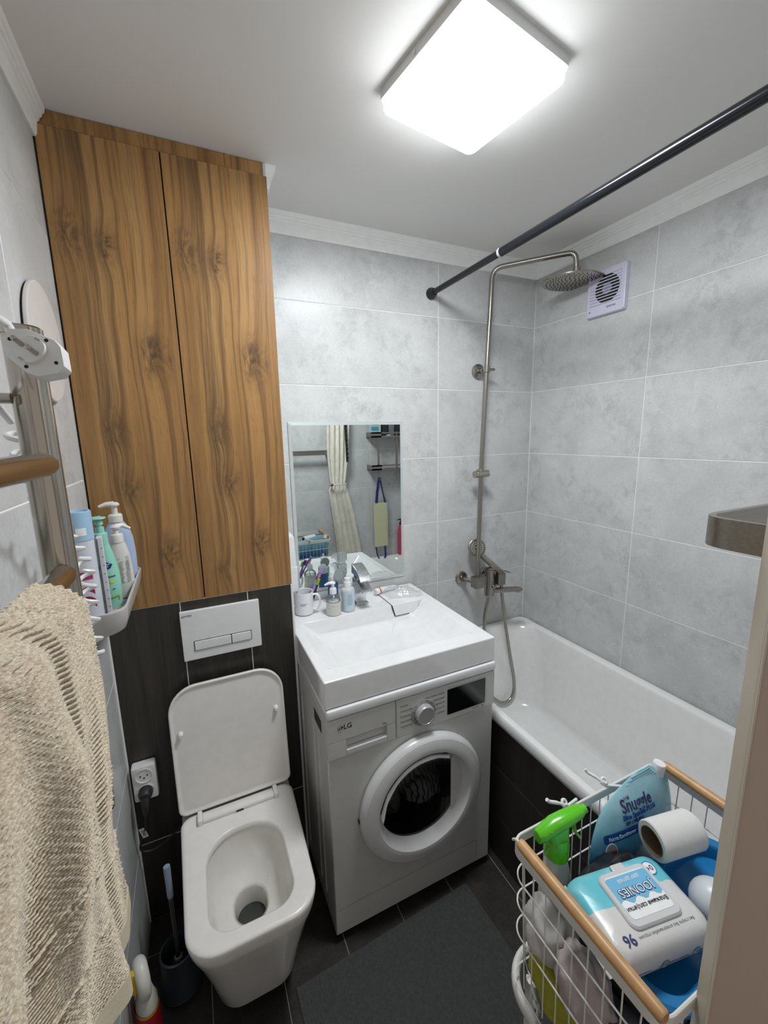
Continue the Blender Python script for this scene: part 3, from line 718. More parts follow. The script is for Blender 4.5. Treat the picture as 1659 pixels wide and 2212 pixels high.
b = B(); b.tube([M @ Vector((.0062 * math.cos(a), .0062 * math.sin(a), .0008)) for a in [math.radians(60 + k * 15) for k in range(21)]], .0007, 6); b.box(-.0004, .0006, -.003, .0035, .0006, .0012, M=M); b.box(-.0004, .003, -.003, -.002, .0006, .0012, M=M); b.cyl(M @ Vector((-.003, .0025, .0005)), M @ Vector((-.003, .0025, .0012)), .0011, n=10)
obj('emblem_lines', b, WHITEP, em)
text('lettering', 'LG', .0215, frame((-1.239, MY - .0062, .7645), (1, 0, 0), (0, 0, 1)), INK, dw, off=.012)
text('lettering', '6kg', .0105, frame((-1.122, MY - .0062, .7345), (1, 0, 0), (0, 0, 1)), INKG, dw)
cpn = [c for c in t.children if c.name.startswith('control_panel')][0]
KX, KZ = -.9865, .727
M = frame((KX, MY - .006, KZ), (1, 0, 0), (0, 0, 1))
obj('dial_ring', B().lathe([(.045, 0), (.045, .0015), (.043, .003), (.034, .003), (.033, .001)], 40, M), P('dial_silver', 'b9b9ba', .25, .5), cpn)
obj('dial_knob', B().lathe([(.032, .001), (.032, .016), (.030, .020), (.0295, .023), (.027, .0235), (.0265, .0225), (0, .0225)], 40, M), P('dial_satin', 'c4c4c5', .3, .45), cpn, label='silver programme dial')
for k in range(12):
    if k in (3, 9): continue
    a = 2 * PI * k / 12; obj('dial_mark', B().box(-.0006, .0006, .036, .0425, .003, .0034, M=M @ Matrix.Rotation(a + .2, 4, 'Z')), INK, cpn)
for i, s in enumerate(('Хлопок', 'Хлопок Макс', 'Смешанные ткани', 'Повседневная', 'Гипоаллергенная')):
    text('lettering', s, .0078, frame((-1.068, MY - .0063, .7705 - i * .0178), (1, 0, 0), (0, 0, 1)), INKG, cpn, align='LEFT')
for i, s in enumerate(('Спортивная одежда', 'Деликатная', 'Шерсть 40', 'Быстро 30', 'Полоскание + Отжим')):
    text('lettering', s, .0075, frame((-.907, MY - .0063, .7725 - i * .0166), (1, 0, 0), (0, 0, 1)), INKG, cpn, align='RIGHT')
obj('display', B().box(-.896, -.743, MY - .0072, MY - .004, .687, .778, .001), P('display_black', '0c0d10', .1, coat=.3), cpn, label='black display window')
b = B()
for i in range(14): b.box(-.893 + i * .0105, -.886 + i * .0105, MY - .0064, MY - .0058, .7815, .7826)
for i in range(5): b.box(-.7375, -.7365, MY - .0064, MY - .0058, .70 + i * .008, .704 + i * .008)
obj('print_marks', b, INKG, cpn)['kind'] = 'stuff'
text('lettering', '10', .0105, frame((-.754, MY - .0063, .678), (1, 0, 0), (0, 0, 1)), INKG, cpn); text('lettering', 'Direct Drive', .005, frame((-.782, MY - .0063, .679), (1, 0, 0), (0, 0, 1)), INKG, cpn)
# door
M = frame((DCX, MY, DCZ), (1, 0, 0), (0, 0, 1))
dn = obj('door', B().lathe([(.196, 0), (.214, .001), (.221, .006), (.2235, .014), (.222, .024), (.217, .033), (.2095, .0375), (.208, .037), (.2065, .0385), (.188, .043), (.176, .043), (.173, .042), (.1715, .0425), (.169, .041), (.1515, .006), (.1505, .002), (.151, -.004), (.165, -.006)], 88, M), WASHD, t)
obj('glass', B().lathe([(.1505, .004), (.140, -.004), (.115, -.020), (.075, -.032), (.04, -.037), (0, -.038)], 64, M), DOORGL, dn)
a0, a1 = math.radians(-44), math.radians(38); pl = [(.158 * math.cos(a0 + (a1 - a0) * i / 12), .158 * math.sin(a0 + (a1 - a0) * i / 12)) for i in range(13)] + [(.112, .095), (.112, -.105)]
obj('handle_panel', B().prism(pl, .004, .014, .003, M), WASHD, dn)
obj('latch_notch', B().box(-.2255, -.2225, -.006, .004, .004, .014, M=M), GAP, dn)
obj('gasket', B().lathe([(.172, -.002), (.166, -.012), (.150, -.022), (.146, -.04), (.15, -.055), (.172, -.06)], 64, M), BLACK, t)
obj('drum', B().lathe([(.150, -.055), (.182, -.06), (.186, -.075), (.186, -.36), (.17, -.375), (0, -.38)], 64, M), P('drum_steel', '2b2c2e', .45, .5), t)
for x in (MX0 + .05, MX1 - .05):
    for y in (-.55, -.2): obj('foot', B().lathe([(0, 0), (.02, 0), (.02, .01), (.012, .014), (.012, .034), (0, .034)], 18, Matrix.Translation((x, y, 0))), RUBBER, t)
def crumple(c, r, seed, amp=.25, n=28, flat=1.0):
    rnd = np.random.RandomState(seed); ks = rnd.normal(size=(9, 3)) * np.array([3.2] * 9)[:, None]; ph = rnd.rand(9) * 6.28
    b = B(); g = bmesh.ops.create_icosphere(b.bm, subdivisions=4, radius=1)
    for v in g['verts']:
        p = np.array(v.co); f = sum(abs(math.sin(float(k @ p) + q)) for k, q in zip(ks, ph)) / 9 - .6
        v.co = Vector(c) + Vector((p[0] * r[0], p[1] * r[1], p[2] * r[2])) * (1 + amp * f * 2.2)
    return b
o = obj('striped_shirt', crumple((-.905, -.44, .300), (.085, .075, .055), 3, .3), stripes('striped_cotton', 'e2e0da', '55524f', 60, 0, .9, .05)); tag(o, 'pale striped shirt bunched up inside the washing machine drum', 'shirt')
o = obj('grey_cloth', crumple((-1.045, -.455, .296), (.04, .05, .045), 8, .3), P('grey_cotton', 'a09c96', .9)); tag(o, 'small grey cloth beside the striped shirt in the drum', 'cloth')

# ------------------------------------------------------------------ basin on top of the machine
SX0, SX1, SY0, SY1, SZ = -1.3035, -.7025, -.6065, -.010, .9155
t = thing('washbasin', 'square white washbasin mounted over the washing machine', 'washbasin', (-1.003, -.3, .83))
def rc(x0, x1, y0, y1, z, r=.004, n=3): return [((x0 + x1) / 2 + x, (y0 + y1) / 2 + y, z) for x, y in rrect(x1 - x0, y1 - y0, r, n)]
ix0, ix1, iy0, iy1 = -1.275, -.740, -.545, -.205
rg = [rc(SX0 + .002, SX1 - .002, SY0 + .002, SY1, .8305), rc(SX0, SX1, SY0, SY1, .833), rc(SX0, SX1, SY0, SY1, SZ - .005, .005), rc(SX0 + .0015, SX1 - .0015, SY0 + .0015, SY1 - .0015, SZ - .0015, .005), rc(SX0 + .005, SX1 - .005, SY0 + .005, SY1 - .005, SZ, .005),
      rc(ix0, ix1, iy0, iy1, SZ, .012), rc(ix0 + .003, ix1 - .003, iy0 + .003, iy1 - .001, SZ - .0015, .012), rc(ix0 + .022, ix1 - .022, iy0 + .020, iy1 - .003, SZ - .020, .02), rc(ix0 + .055, ix1 - .06, iy0 + .05, iy1 - .008, SZ - .050, .03), rc(ix0 + .075, ix1 - .08, iy0 + .07, iy1 - .016, SZ - .058, .035), rc(ix0 + .2, ix1 - .2, iy0 + .14, iy1 - .06, SZ - .060, .04)]
obj('bowl', B().loft(rg), BASIN, t, angle=50)
pc = [(-.897, -.043), (-.897, -.2155), (-.772, -.2155), (-.772, -.043)]
obj('cover_gap', B().prism([(x + (-.0016 if x < -.8 else .0016), y + (.008 if y < -.1 else .0016)) for x, y in pc], SZ - .001, SZ + .0012).prism([(-.8985, SZ), (-.886, SZ - .0475), (-.782, SZ - .0475), (-.7705, SZ)], -.004, .0012, M=frame((0, -.2125, 0), (1, 0, 0), (0, 0, 1))), GAP, t)
b = B(); b.prism(pc, SZ + .0005, SZ + .0035, .001); b.prism([(-.897, SZ + .003), (-.8835, SZ - .044), (-.7845, SZ - .044), (-.772, SZ + .003)], -.001, .0042, .001, M=frame((0, -.2125, 0), (1, 0, 0), (0, 0, 1)))
obj('drain_cover', b, BASIN, t)
# faucet
fx, fy = -1.000, -.118
t = thing('faucet', 'square chrome basin faucet with a flat lever', 'faucet', (fx, fy, SZ))
CHS = P('spotted_chrome', 'd6d8db', .26, 1.0, var=(170, .22))
obj('base_plate', B().box(fx - .029, fx + .029, fy - .030, fy + .027, SZ, SZ + .008, .002), CHROME, t)
prof = [(.021, .004), (-.020, .004), (-.0235, .045), (-.030, .062), (-.046, .076), (-.094, .070), (-.097, .079), (-.06, .096), (-.02, .104), (.021, .108)]
M = Matrix(((0, 0, 1, fx - .0215), (1, 0, 0, fy), (0, 1, 0, SZ), (0, 0, 0, 1)))
obj('body', B().prism(prof, 0, .043, .002, M), CHS, t)
obj('neck', B().box(fx - .016, fx + .016, fy - .02, fy + .018, SZ + .10, SZ + .128, .002), CHROME, t)
prof = [(.024, .124), (-.020, .124), (-.050, .120), (-.074, .112), (-.077, .117), (-.062, .134), (-.034, .150), (.0, .160), (.024, .163)]
obj('lever', B().prism(prof, -.0015, .0445, .002, M), CHS, t)

# ------------------------------------------------------------------ things standing on the basin
def pos_bottle(r, prof, n=32): return B().lathe([(r * a, z) for a, z in prof], n)
mx, my = -1.2295, -.116
t = thing('mug', 'white mug holding toothbrushes at the left corner of the basin', 'mug', (mx, my, SZ), (0, 0, math.radians(-28)))
obj('body', B().lathe([(0, .001), (.031, .001), (.035, .004), (.0365, .012), (.0365, .088), (.0355, .0905), (.0335, .0895), (.0332, .082), (.0332, .012), (.029, .006), (0, .005)], 40), WGLO, t, True)
hpth = smooth_path([(.034, 0, .077), (.052, 0, .078), (.0615, 0, .062), (.0615, 0, .040), (.052, 0, .022), (.034, 0, .020)], 6)
obj('handle', B().tube(hpth, .0065, 12, flat=(.65, 1)), WGLO, t, True)
b = B()
for i, (z, a0, a1) in enumerate(((.049, -1.75, -1.02), (.0435, -1.7, -1.18))):
    b.grid(lambda u, v: (.0367 * math.cos(a0 + (a1 - a0) * u), .0367 * math.sin(a0 + (a1 - a0) * u), z + .0017 * v), 12, 2)
obj('print', b, INK, t, True, label='two dark lines of print')
def brush(name_, label, base, head, hcol, neck, bcol, face):
    e0, e1 = Vector(base), Vector(head); d = (e1 - e0).normalized(); L = (e1 - e0).length
    t = thing('toothbrush', label, 'toothbrush', base, group='toothbrushes in the mug')
    s = d.cross(Vector(face)).normalized(); f = s.cross(d)
    pts = [e0, e0 + d * L * .35 + f * .002, e0 + d * L * .62, e0 + d * L * .80 - f * .001, e0 + d * L * .84]
    obj('handle', B().tube(smooth_path(pts, 5), [.0045 + (.0016 if i < 10 else -.0012) for i in range(21)], 10), hcol, t)
    M = frame(e0 + d * L * .91, d, f)
    obj('head', B().box(-.013, .013, -.0025, .0025, -.0055, .0055, .0022, M=M), neck, t)
    b = B()
    for i in range(6):
        for j in range(3): b.box(-.0112 + i * .0039, -.0085 + i * .0039, .0022, .012, -.0045 + j * .0032, -.0022 + j * .0032, M=M)
    o = obj('bristles', b, bcol, t); o['kind'] = 'stuff'
LILAC = P('brush_lilac', '7d63b5', .35, trans=.2); LIL2 = P('brush_lilac_light', 'a99bd0', .35, trans=.2); NAV = P('brush_navy', '1d3f8f', .35); PINK = P('bristle_pink', 'e57a86', .6); LIME = P('bristle_lime', 'a8d126', .6); BLK = P('brush_black', '24202c', .35)
brush('a', 'lilac toothbrush leaning highest out of the white mug', (-1.236, -.108, .926), (-1.138, -.094, 1.085), LILAC, LIL2, LIL2, (-.2, 1, .2))
brush('b', 'navy blue toothbrush with pink bristles in the white mug', (-1.222, -.128, .926), (-1.164, -.104, 1.066), LIL2, NAV, PINK, (.9, -.4, -.2))
brush('c', 'black toothbrush with lime green bristles in the white mug', (-1.213, -.118, .926), (-1.166, -.128, 1.05), BLK, BLK, LIME, (-.5, -.8, .2))
def pump(t, z, r, mat, dirx, ln, drop=.0, stem=.016, neck=None):
    obj('pump_collar', B().lathe([(0, z), (r, z), (r, z + .018), (r * .8, z + .022), (0, z + .022)], 24), mat, t, True)
    b = B(); b.lathe([(0, z + .02), (r * .42, z + .02), (r * .42, z + .02 + stem), (r * .75, z + .022 + stem), (r * .8, z + .026 + stem), (r * .5, z + .031 + stem), (0, z + .032 + stem)], 20)
    zt = z + .026 + stem; b.tube([(0, 0, zt), (dirx * ln * .5, 0, zt + .001), (dirx * ln, 0, zt - .004 - drop)], [r * .5, r * .4, r * .24], 12)
    obj('pump_head', b, mat, t, True)
t = thing('soap_dispenser', 'round clear soap bottle with a white pump beside the mug', 'soap bottle', (-1.130, -.176, SZ))
obj('bottle', B().lathe([(0, .001), (.026, .001), (.0285, .005), (.0285, .058), (.0275, .066), (.020, .076), (.0135, .081), (.0125, .086)], 32), CLEARF, t, True)
obj('soap', B().lathe([(0, .0008), (.0262, .0008), (.0288, .005), (.0288, .0545), (.0, .0545)], 32), SOAPL, t, True)
b = B(); b.grid(lambda u, v: (.0288 * math.cos(-2.1 + .9 * u), .0288 * math.sin(-2.1 + .9 * u), .040 + .0009 * v), 10, 2); obj('print', b, INKG, t, True)
obj('dip_tube', B().cyl((0, 0, .012), (0, 0, .085), .002, n=8), WPLA, t, True)
pump(t, .084, .0135, WGLO, -1, .033)
t = thing('lotion_bottle', 'tall clear lotion bottle with a white twist cap beside the faucet', 'bottle', (-1.067, -.166, SZ))
obj('bottle', B().lathe([(0, .001), (.024, .001), (.0265, .004), (.0265, .082), (.0255, .088), (.021, .093), (.0145, .096)], 32), HAZY, t, True)
obj('liquid', B().lathe([(0, .0008), (.0242, .0008), (.0267, .004), (.0267, .078), (0, .078)], 32), P('pale_blue_liquid', 'bccbd6', .2, coat=.4), t, True)
b = B()
for i in range(7): b.grid(lambda u, v: (.0271 * math.cos(-2.0 + .8 * u), .0271 * math.sin(-2.0 + .8 * u), .070 - i * .0065 + .0015 * v), 8, 2)
obj('print', b, P('print_blue', '5a7ea6', .5), t, True)
obj('cap', B().lathe([(0, .094), (.0155, .094), (.0155, .116), (.0135, .119), (.012, .12), (.012, .133), (.010, .1345), (.006, .1355), (.0045, .148), (0, .149)], 28), WGLO, t, True)
t = thing('blue_bottle', 'blue cosmetic bottle with an oval family photo behind the clear bottles', 'bottle', (-1.097, -.072, SZ))
obj('body', B().lathe([(0, .001), (.020, .001), (.022, .004), (.022, .086), (.019, .092), (0, .092)], 28), P('bottle_blue', '33618c', .3), t, True)
obj('cap', B().lathe([(0, .090), (.0185, .090), (.0185, .112), (.0165, .116), (.012, .126), (.004, .131), (0, .131)], 28), HAZY, t, True)
pm = obj('photo_disc', B().lathe([(0, .001), (.019, .001), (.019, 0), (0, 0)], 32, M=frame((.018, -.0255, .1275), (1, 0, 0), (0, .2, 1)), sy=1.25), P('photo_teal', '8f9c97', .5), t, True, label='oval photo of three people')
b = B(); b2 = B(); b3 = B()
for x, z in ((-.010, .006), (.009, .012), (.002, -.006)):
    M = frame((.018 + x * .85, -.0272, .1275 + z), (1, 0, 0), (0, .2, 1)); b.lathe([(0, .0006), (.0072, .0004), (.0076, 0)], 16, M @ Matrix.Translation((0, .0012, 0)), 1, 1.1); b2.lathe([(0, .001), (.0048, .0009), (.005, 0)], 16, M, 1, 1.25); b3.box(-.006, .006, -.014, -.007, 0, .0006, M=M)
obj('hair', b, P('hair_dark', '2a211d', .6), pm); obj('face', b2, P('face_skin', 'c79c84', .6), pm)
# toothpaste tube and crumpled film on the soap shelf
t = thing('toothpaste_tube', 'toothpaste tube with white cap and orange ring by the faucet', 'toothpaste', (-.895, -.075, SZ + .003))
M = frame((-.913, -.082, SZ + .0165), (.93, .30, .02), (-.30, .93, 0)) @ Matrix.Rotation(PI / 2, 4, 'Y')
obj('cap', B().lathe([(0, 0), (.0125, 0), (.0138, .002), (.0138, .018), (0, .018)], 24, M), WGLO, t)
obj('shoulder', B().lathe([(0, .018), (.0142, .018), (.0142, .022), (.012, .027), (0, .027)], 24, M), P('tube_orange', 'd9552a', .4), t, label='orange shoulder ring')
obj('body', B().loft([[tuple(M @ Vector((x, y, z))) for x, y in ell(a, c, 24, px_)] for a, c, z, px_ in ((.0125, .012, .025, 0), (.011, .015, .05, .001), (.007, .018, .09, .005), (.0015, .020, .13, .009))]), P('tube_white', 'd8d9da', .3), t)
rnd = np.random.RandomState(5); kk = rnd.normal(size=(7, 2)) * 14; ph = rnd.rand(7) * 6
def wrapf(u, v):
    x = -.885 + .155 * u; y = -.165 + .140 * v; e = min(u, 1 - u, v, 1 - v)
    h = sum(abs(math.sin(k[0] * u + k[1] * v + p)) for k, p in zip(kk, ph)) / 7
    d = math.exp(-((u - .42) ** 2 + (v - .35) ** 2) * 9)
    return (x + .01 * math.sin(7 * v), y + .012 * math.sin(5 * u + 1), SZ + .0045 + (.012 * h + .022 * d) * min(1, e * 7 + .12))
o = obj('plastic_wrap', B().grid(wrapf, 44, 40), WRAP, angle=180); tag(o, 'crumpled clear plastic wrapper on the soap shelf of the basin', 'wrapper')
# mirror and dispenser
t = thing('mirror', 'rectangular wall mirror with a slim bright edge above the basin', 'mirror', (-.98, 0, .953))
ax0, ax1, az0, az1 = -1.228, -.733, .953, 1.649
def rz(d, y): return [(ax0 + d, y, az0 + d), (ax1 - d, y, az0 + d), (ax1 - d, y, az1 - d), (ax0 + d, y, az1 - d)]
obj('glass', B().loft([rz(.0125, -.0066), rz(.0125, -.0064)]), MIR, t)
obj('bevel', B().loft([rz(0, -.001), rz(0, -.0042), rz(.0125, -.0066), rz(.0125, -.003)], cap0=False, cap1=False), MIRE, t, angle=5)
obj('backing', B().box(ax0 + .001, ax1 - .001, -.003, -.0006, az0 + .001, az1 - .001), MIRE, t)
t = thing('wall_dispenser', 'white plastic wall dispenser between the oak cabinet and the mirror', 'dispenser', (-1.275, -.07, 1.0))
b = B(); b.loft([[(-1.274 + x, -.066 + y, z) for x, y in rrect(w_, l_, .012, 5)] for z, w_, l_ in ((1.004, .056, .08), (1.008, .062, .086), (1.10, .062, .086), (1.104, .060, .084))])
obj('lower_case', b, WGLO, t)
b = B(); b.loft([[(-1.275 + x, -.066 + y, z) for x, y in rrect(w_, l_, .012, 5)] for z, w_, l_ in ((1.104, .058, .082), (1.107, .058, .082), (1.218, .052, .078), (1.228, .042, .068), (1.230, .03, .05))])
obj('upper_case', b, WGLO, t)

# ------------------------------------------------------------------ left wall: towel rail, towel, plug, coil cable, disc, tray
px_, py_ = -1.735, -1.047
t = thing('towel_rail', 'polished steel heated towel rail on the left wall', 'towel rail', (px_, py_, .75))
for y in (py_, -1.53):
    obj('post', B().lathe([(0, 1.11), (.0165, 1.11), (.0175, 1.112), (.0175, 1.704), (.019, 1.704), (.019, 1.711), (.0165, 1.713), (0, 1.7135)], 32, Matrix.Translation((px_, y, 0))), POL, t)
for z in (1.567, 1.440, 1.30, 1.17):
    obj('rung', B().tube([(px_ + .007, y_, z) for y_ in (py_ - .010, py_ - .012, py_ - .017, py_ - .026, -1.522, -1.531, -1.536, -1.5385)], [.004, .009, .0118, .0125, .0125, .0118, .009, .004], 18), POL, t)
for z in (1.637, 1.24):
    for y in (py_, -1.53):
        b = B(); b.cyl((px_ - .012, y - .02, z), (px_ - .05, y - .02, z), .0055); b.cyl((px_ - .05, y - .02, z), (XL + .012, y - .02, z), .007); b.lathe([(0, 0), (.016, 0), (.016, .008), (.008, .012), (0, .012)], 20, Matrix.Translation((XL + .0005, y - .02, z)) @ Matrix.Rotation(PI / 2, 4, 'Y'))
        obj('wall_mount', b, POL, t)
# towel over the second rung
def towel_xyz(u, v, side):
    """u 0 far edge..1 near edge, v 0 top..1 hem; side +1 room side, -1 wall side"""
    zf = [(1.466, -1.150, 0), (1.452, -1.128, 0), (1.418, -1.110, 0), (1.339, -1.116, 0), (1.23, -1.128, 0), (1.17, -1.130, 0), (1.052, -1.102, 0), (.9, -1.10, 0)]
    hy = [(-1.0, 1.052), (-1.165, 1.050), (-1.258, 1.104), (-1.313, 1.150), (-1.40, 1.19), (-1.56, 1.21)]
    def ip(tab, q, s_=1):
        for a, c in zip(tab, tab[1:]):
            if min(a[0], c[0]) <= q <= max(a[0], c[0]): return a[1] + (c[1] - a[1]) * (q - a[0]) / (c[0] - a[0])
        return tab[0][1] if abs(q - tab[0][0]) < abs(q - tab[-1][0]) else tab[-1][1]
    ztop = 1.4625
    z = ztop + (1.05 - ztop) * v
    yf = ip(zf, z)
    y = yf + (-1.52 - yf) * u
    hem = ip(hy, y) if side > 0 else 1.14 - .1 * u
    z = ztop + (hem - ztop) * v; yf = ip(zf, z); y = yf + (-1.52 - yf) * u
    fold = (.009 * (1 + math.sin(u * 14 + v * 2.0 + .4)) + .004 * math.sin(u * 31 - v * 3)) * min(1, v * 3 + .1) * (1 - math.exp(-(u / .16) ** 2))
    rnd_ = .013 * math.exp(-(u / .03) ** 2) * min(1, v * 5)
    x = -1.700 + .004 * math.sin(v * 5) + fold - rnd_
    if side < 0: x = -1.7165; y += .012 * (1 - u) * min(1, v * 4)
    if v < .09:
        k = 1 - v / .09
        x = x + (-1.728 - x) * k * k if side > 0 else x + (-1.728 - x) * min(1, k * k)
        z -= .018 * math.exp(-(u / .03) ** 2) * (1 - k * .5)
    return x, y, z
NU, NV = 150, 420
b = B(); vs2 = []; ribv = []
for j in range(NV):
    row = []
    v = j / (NV - 1)
    for i in range(NU):
        u = i / (NU - 1); x, y, z = towel_xyz(u, v, 1)
        L = v * .6; s = L - .10 * u + .004 * math.sin(u * 40) + .012 * math.sin(u * 15 + v * 2 + .6)
        band = 0.0
        q = v - .16 * u
        rib = .5 + .5 * math.sin(s / .0082 * 2 * PI)
        loop = .5 + .5 * math.sin(u * 430 + (int(s / .0082) % 2) * PI)
        if .60 < q < .74: h = .0011 * math.sin(s / .0062 * 2 * PI); col = .12
        else: h = .0026 * (rib - .5) * 2 * (.7 + .6 * loop); col = 1 - .75 * rib  # troughs take more of the brown, shade put into the colour
        for qq in (.515, .538, .60, .74):
            if abs(q - qq) < .006: h += .0022 * (1 - abs(q - qq) / .006); col = .1
        row.append(b.bm.verts.new((x + h, y, z + h * .25))); ribv.append(col)
    vs2.append(row)
for a, c in zip(vs2, vs2[1:]):
    for i in range(NU - 1): b.bm.faces.new((a[i], c[i], c[i + 1], a[i + 1]))
t = thing('towel', 'thick beige ribbed bath towel hanging over the towel rail', 'towel', (px_ + .03, -1.25, 1.0))
o = obj('front_fall', b, TOWEL, t, angle=180)
at = o.data.attributes.new('rib', 'FLOAT', 'POINT'); at.data.foreach_set('value', np.array(ribv, dtype=np.float32))
b = B(); b.grid(lambda u, v: (lambda p: (p[0], p[1] + .016 * v * (1 - u), p[2]))(towel_xyz(u, v, -1)), 40, 60)
o = obj('back_fall', b, HEM, t, angle=180, label='paler back layer of the towel')
b = B(); hp = [Vector(towel_xyz(u, 1, 1)) for u in [k / 60 for k in range(61)]]
b.loft([[(p.x + dx, p.y, p.z + dz) for dx, dz in ((.003, .004), (.003, -.020), (-.004, -.022), (-.006, .004))] for p in hp])
obj('hem', b, HEM, t, label='smooth pale hem along the bottom edge')
b = B(); b.loft([[(p[0] + dx, p[1] + dy, p[2]) for dx, dy in ((.001, -.006), (.0, .008), (-.006, .008), (-.006, -.006))] for p in [towel_xyz(0, .05 + .95 * k / 40, 1) for k in range(41)]])
obj('side_hem', b, HEM, t)

t = thing('cover_disc', 'flat round white cover disc on the left wall behind the rail', 'cover', (XL, -.475, 1.80))
obj('disc', B().lathe([(0, .0125), (.117, .0125), (.121, .011), (.122, .007), (.121, .0045)], 64, Matrix.Translation((XL, -.475, 1.80)) @ Matrix.Rotation(PI / 2, 4, 'Y')), P('disc_white', 'cfc9c7', .45), t)
obj('rim_gap', B().lathe([(.112, .001), (.112, .0055), (.119, .0055), (.119, .001)], 64, Matrix.Translation((XL, -.475, 1.80)) @ Matrix.Rotation(PI / 2, 4, 'Y')), GAP, t)

# plug-in device strapped to the top of the post, pins toward the room
pc_ = Vector((-1.712, -1.104, 1.677))
nz = Vector((-.06, -.86, .12)).normalized(); xd = Vector((.74, -.22, -.56)); M = frame(pc_, xd, nz.cross(xd)) @ Matrix.Diagonal((.72, .72, .72, 1))
t = thing('plug_adapter', 'white lozenge-shaped plug adapter with two steel pins hung on the towel rail', 'plug', pc_)
KS = .70
lo = [(.040, -.006), (.040, .006), (.022, .026), (.010, .0295), (-.024, .0215), (-.038, .010), (-.038, -.008), (-.022, -.0225), (.010, -.0285), (.024, -.025)]
obj('housing', B().prism(lo, -.018, .008, .003, M), WPLA, t)
rp = [(x * .82, y) for x, y in rrect(.038, .036, .015, 6)]
fb = obj('pin_face', B().prism(rp, .007, .017, .0015, M), WPLA, t)
for s in (-1, 1):
    obj('pin', B().tube([tuple(M @ Vector((s * .0095, 0, z))) for z in (.015, .037, .0395, .0405)], [.0024, .0024, .0018, .0006], 14), POL, fb)
    obj('earth_clip', B().box(-.003, .003, s * .0165 - .0012, s * .0165 + .0012, .008, .0176, M=M), STEEL, fb)
for x, y in ((.030, .004), (.004, .0225), (-.029, -.002), (.006, -.0215)): obj('screw_hole', B().lathe([(0, .0003), (.0024, .0003), (.0024, -.001)], 14, M @ Matrix.Translation((x, y, .0082))), GAP, t)
b = B(); b.tube(smooth_path([tuple(M @ Vector((-.036, .004, -.004))), tuple(M @ Vector((-.055, .014, -.006))), (-1.738, -1.16, 1.70), (-1.752, -1.13, 1.668), (-1.768, -1.06, 1.645), (-1.785, -.95, 1.618)], 6), .0042, 10)
obj('lead', b, WPLA, t)
t = thing('spiral_cord', 'white coiled spiral cord hanging behind the towel rail post', 'cord', (-1.78, -.85, 1.3))
ax_ = smooth_path([(-1.79, -.915, 1.610), (-1.79, -.885, 1.535), (-1.79, -.78, 1.44), (-1.785, -.700, 1.36), (-1.784, -.712, 1.28), (-1.785, -.715, 1.185)], 40)
pts = []; turns = 14
for i, p in enumerate(ax_):
    a = 2 * PI * turns * i / (len(ax_) - 1); k = 8
    for s in range(k):
        if i == len(ax_) - 1 and s: break
        q = p.lerp(ax_[min(i + 1, len(ax_) - 1)], s / k); a = 2 * PI * turns * (i + s / k) / (len(ax_) - 1)
        pts.append(q + Vector((math.cos(a) * .0120, math.sin(a) * .0120, 0)))
obj('coil', B().tube(pts, .0040, 7), WPLA, t)

# tray shelf
t = thing('tray_shelf', 'grey plastic tray shelf on the left wall carrying bottles', 'shelf', (XL, -.45, 1.178))
TRAY = P('tray_grey', 'b9b6b4', .3, coat=.2); TRAYF = P('tray_floor', 'a9a6a3', .4)
tyc, txc = (-.272 - .636) / 2, (XL + -1.738) / 2
def tr(d, z): return [(txc + x, tyc + y, z) for x, y in rrect(-1.738 - XL - 2 * d, .364 - 2 * d, (.022, .004, .004, .045), 8)]
obj('rim', B().loft([tr(.016, 1.172), tr(.011, 1.176), tr(.0035, 1.200), tr(.0, 1.226), tr(.001, 1.2295), tr(.0055, 1.2295), tr(.0075, 1.224), tr(.012, 1.200), tr(.016, 1.1885)]), TRAY, t, angle=60)
for k in range(9): obj('floor_slat', B().box(XL + .02, -1.76, -.60 + k * .036, -.578 + k * .036, 1.1885, 1.1905, .0008, 1), TRAYF, t)
for y in (-.36, -.55): obj('wall_hook', B().box(XL + .0005, XL + .004, y - .02, y + .02, 1.175, 1.25, .001), TRAY, t)
ZT = 1.1905
def el(w_, d_, z, n=32): return [(x, y, z) for x, y in ell(w_ / 2, d_ / 2, n)]
def onel(w_, d_):
    """wrap flat label coords (x across, y up) on an elliptic bottle front, facing -y"""
    def f(p):
        a = -PI / 2 + p.x / (w_ / 2); return Vector((w_ / 2 * math.cos(a), d_ / 2 * math.sin(a) - p.z - .0004, p.y))
    return f
# spray can
t = thing('spray_can', 'pale blue and white spray can at the near end of the tray', 'spray can', (-1.820, -.532, ZT), (0, 0, .12))
obj('can', B().lathe([(0, 0), (.024, 0), (.0255, .003), (.0255, .182), (.024, .187), (0, .187)], 40), P('can_white', 'c9ccd6', .3, coat=.3), t, True)
obj('cap', B().lathe([(0, .186), (.0262, .186), (.0262, .247), (.0245, .2505), (.022, .250), (.021, .246), (0, .245)], 40), P('can_cap_blue', '9bbcd6', .35), t, True, label='pale blue cap')
lb = P('can_magenta', 'a02a66', .4)
for z0_, z1_, m_ in ((.098, .116, lb), (.030, .048, P('can_wine', '8c2038', .4)), (.060, .070, bpy.data.materials['can_wine'])):
    b = B(); b.grid(lambda u, v: (.0258 * math.cos(-2.2 + 1.2 * u), .0258 * math.sin(-2.2 + 1.2 * u), z0_ + (z1_ - z0_) * v + (.012 * math.sin(u * 3) if z0_ < .09 else 0)), 16, 3); obj('print_band', b, m_, t, True)
obj('sticker', B().grid(lambda u, v: (.0266 * math.cos(-1.75 + .75 * u), .0266 * math.sin(-1.75 + .75 * u), .198 + .017 * v), 10, 2), WHITEP, t, True, label='small white sticker on the cap')
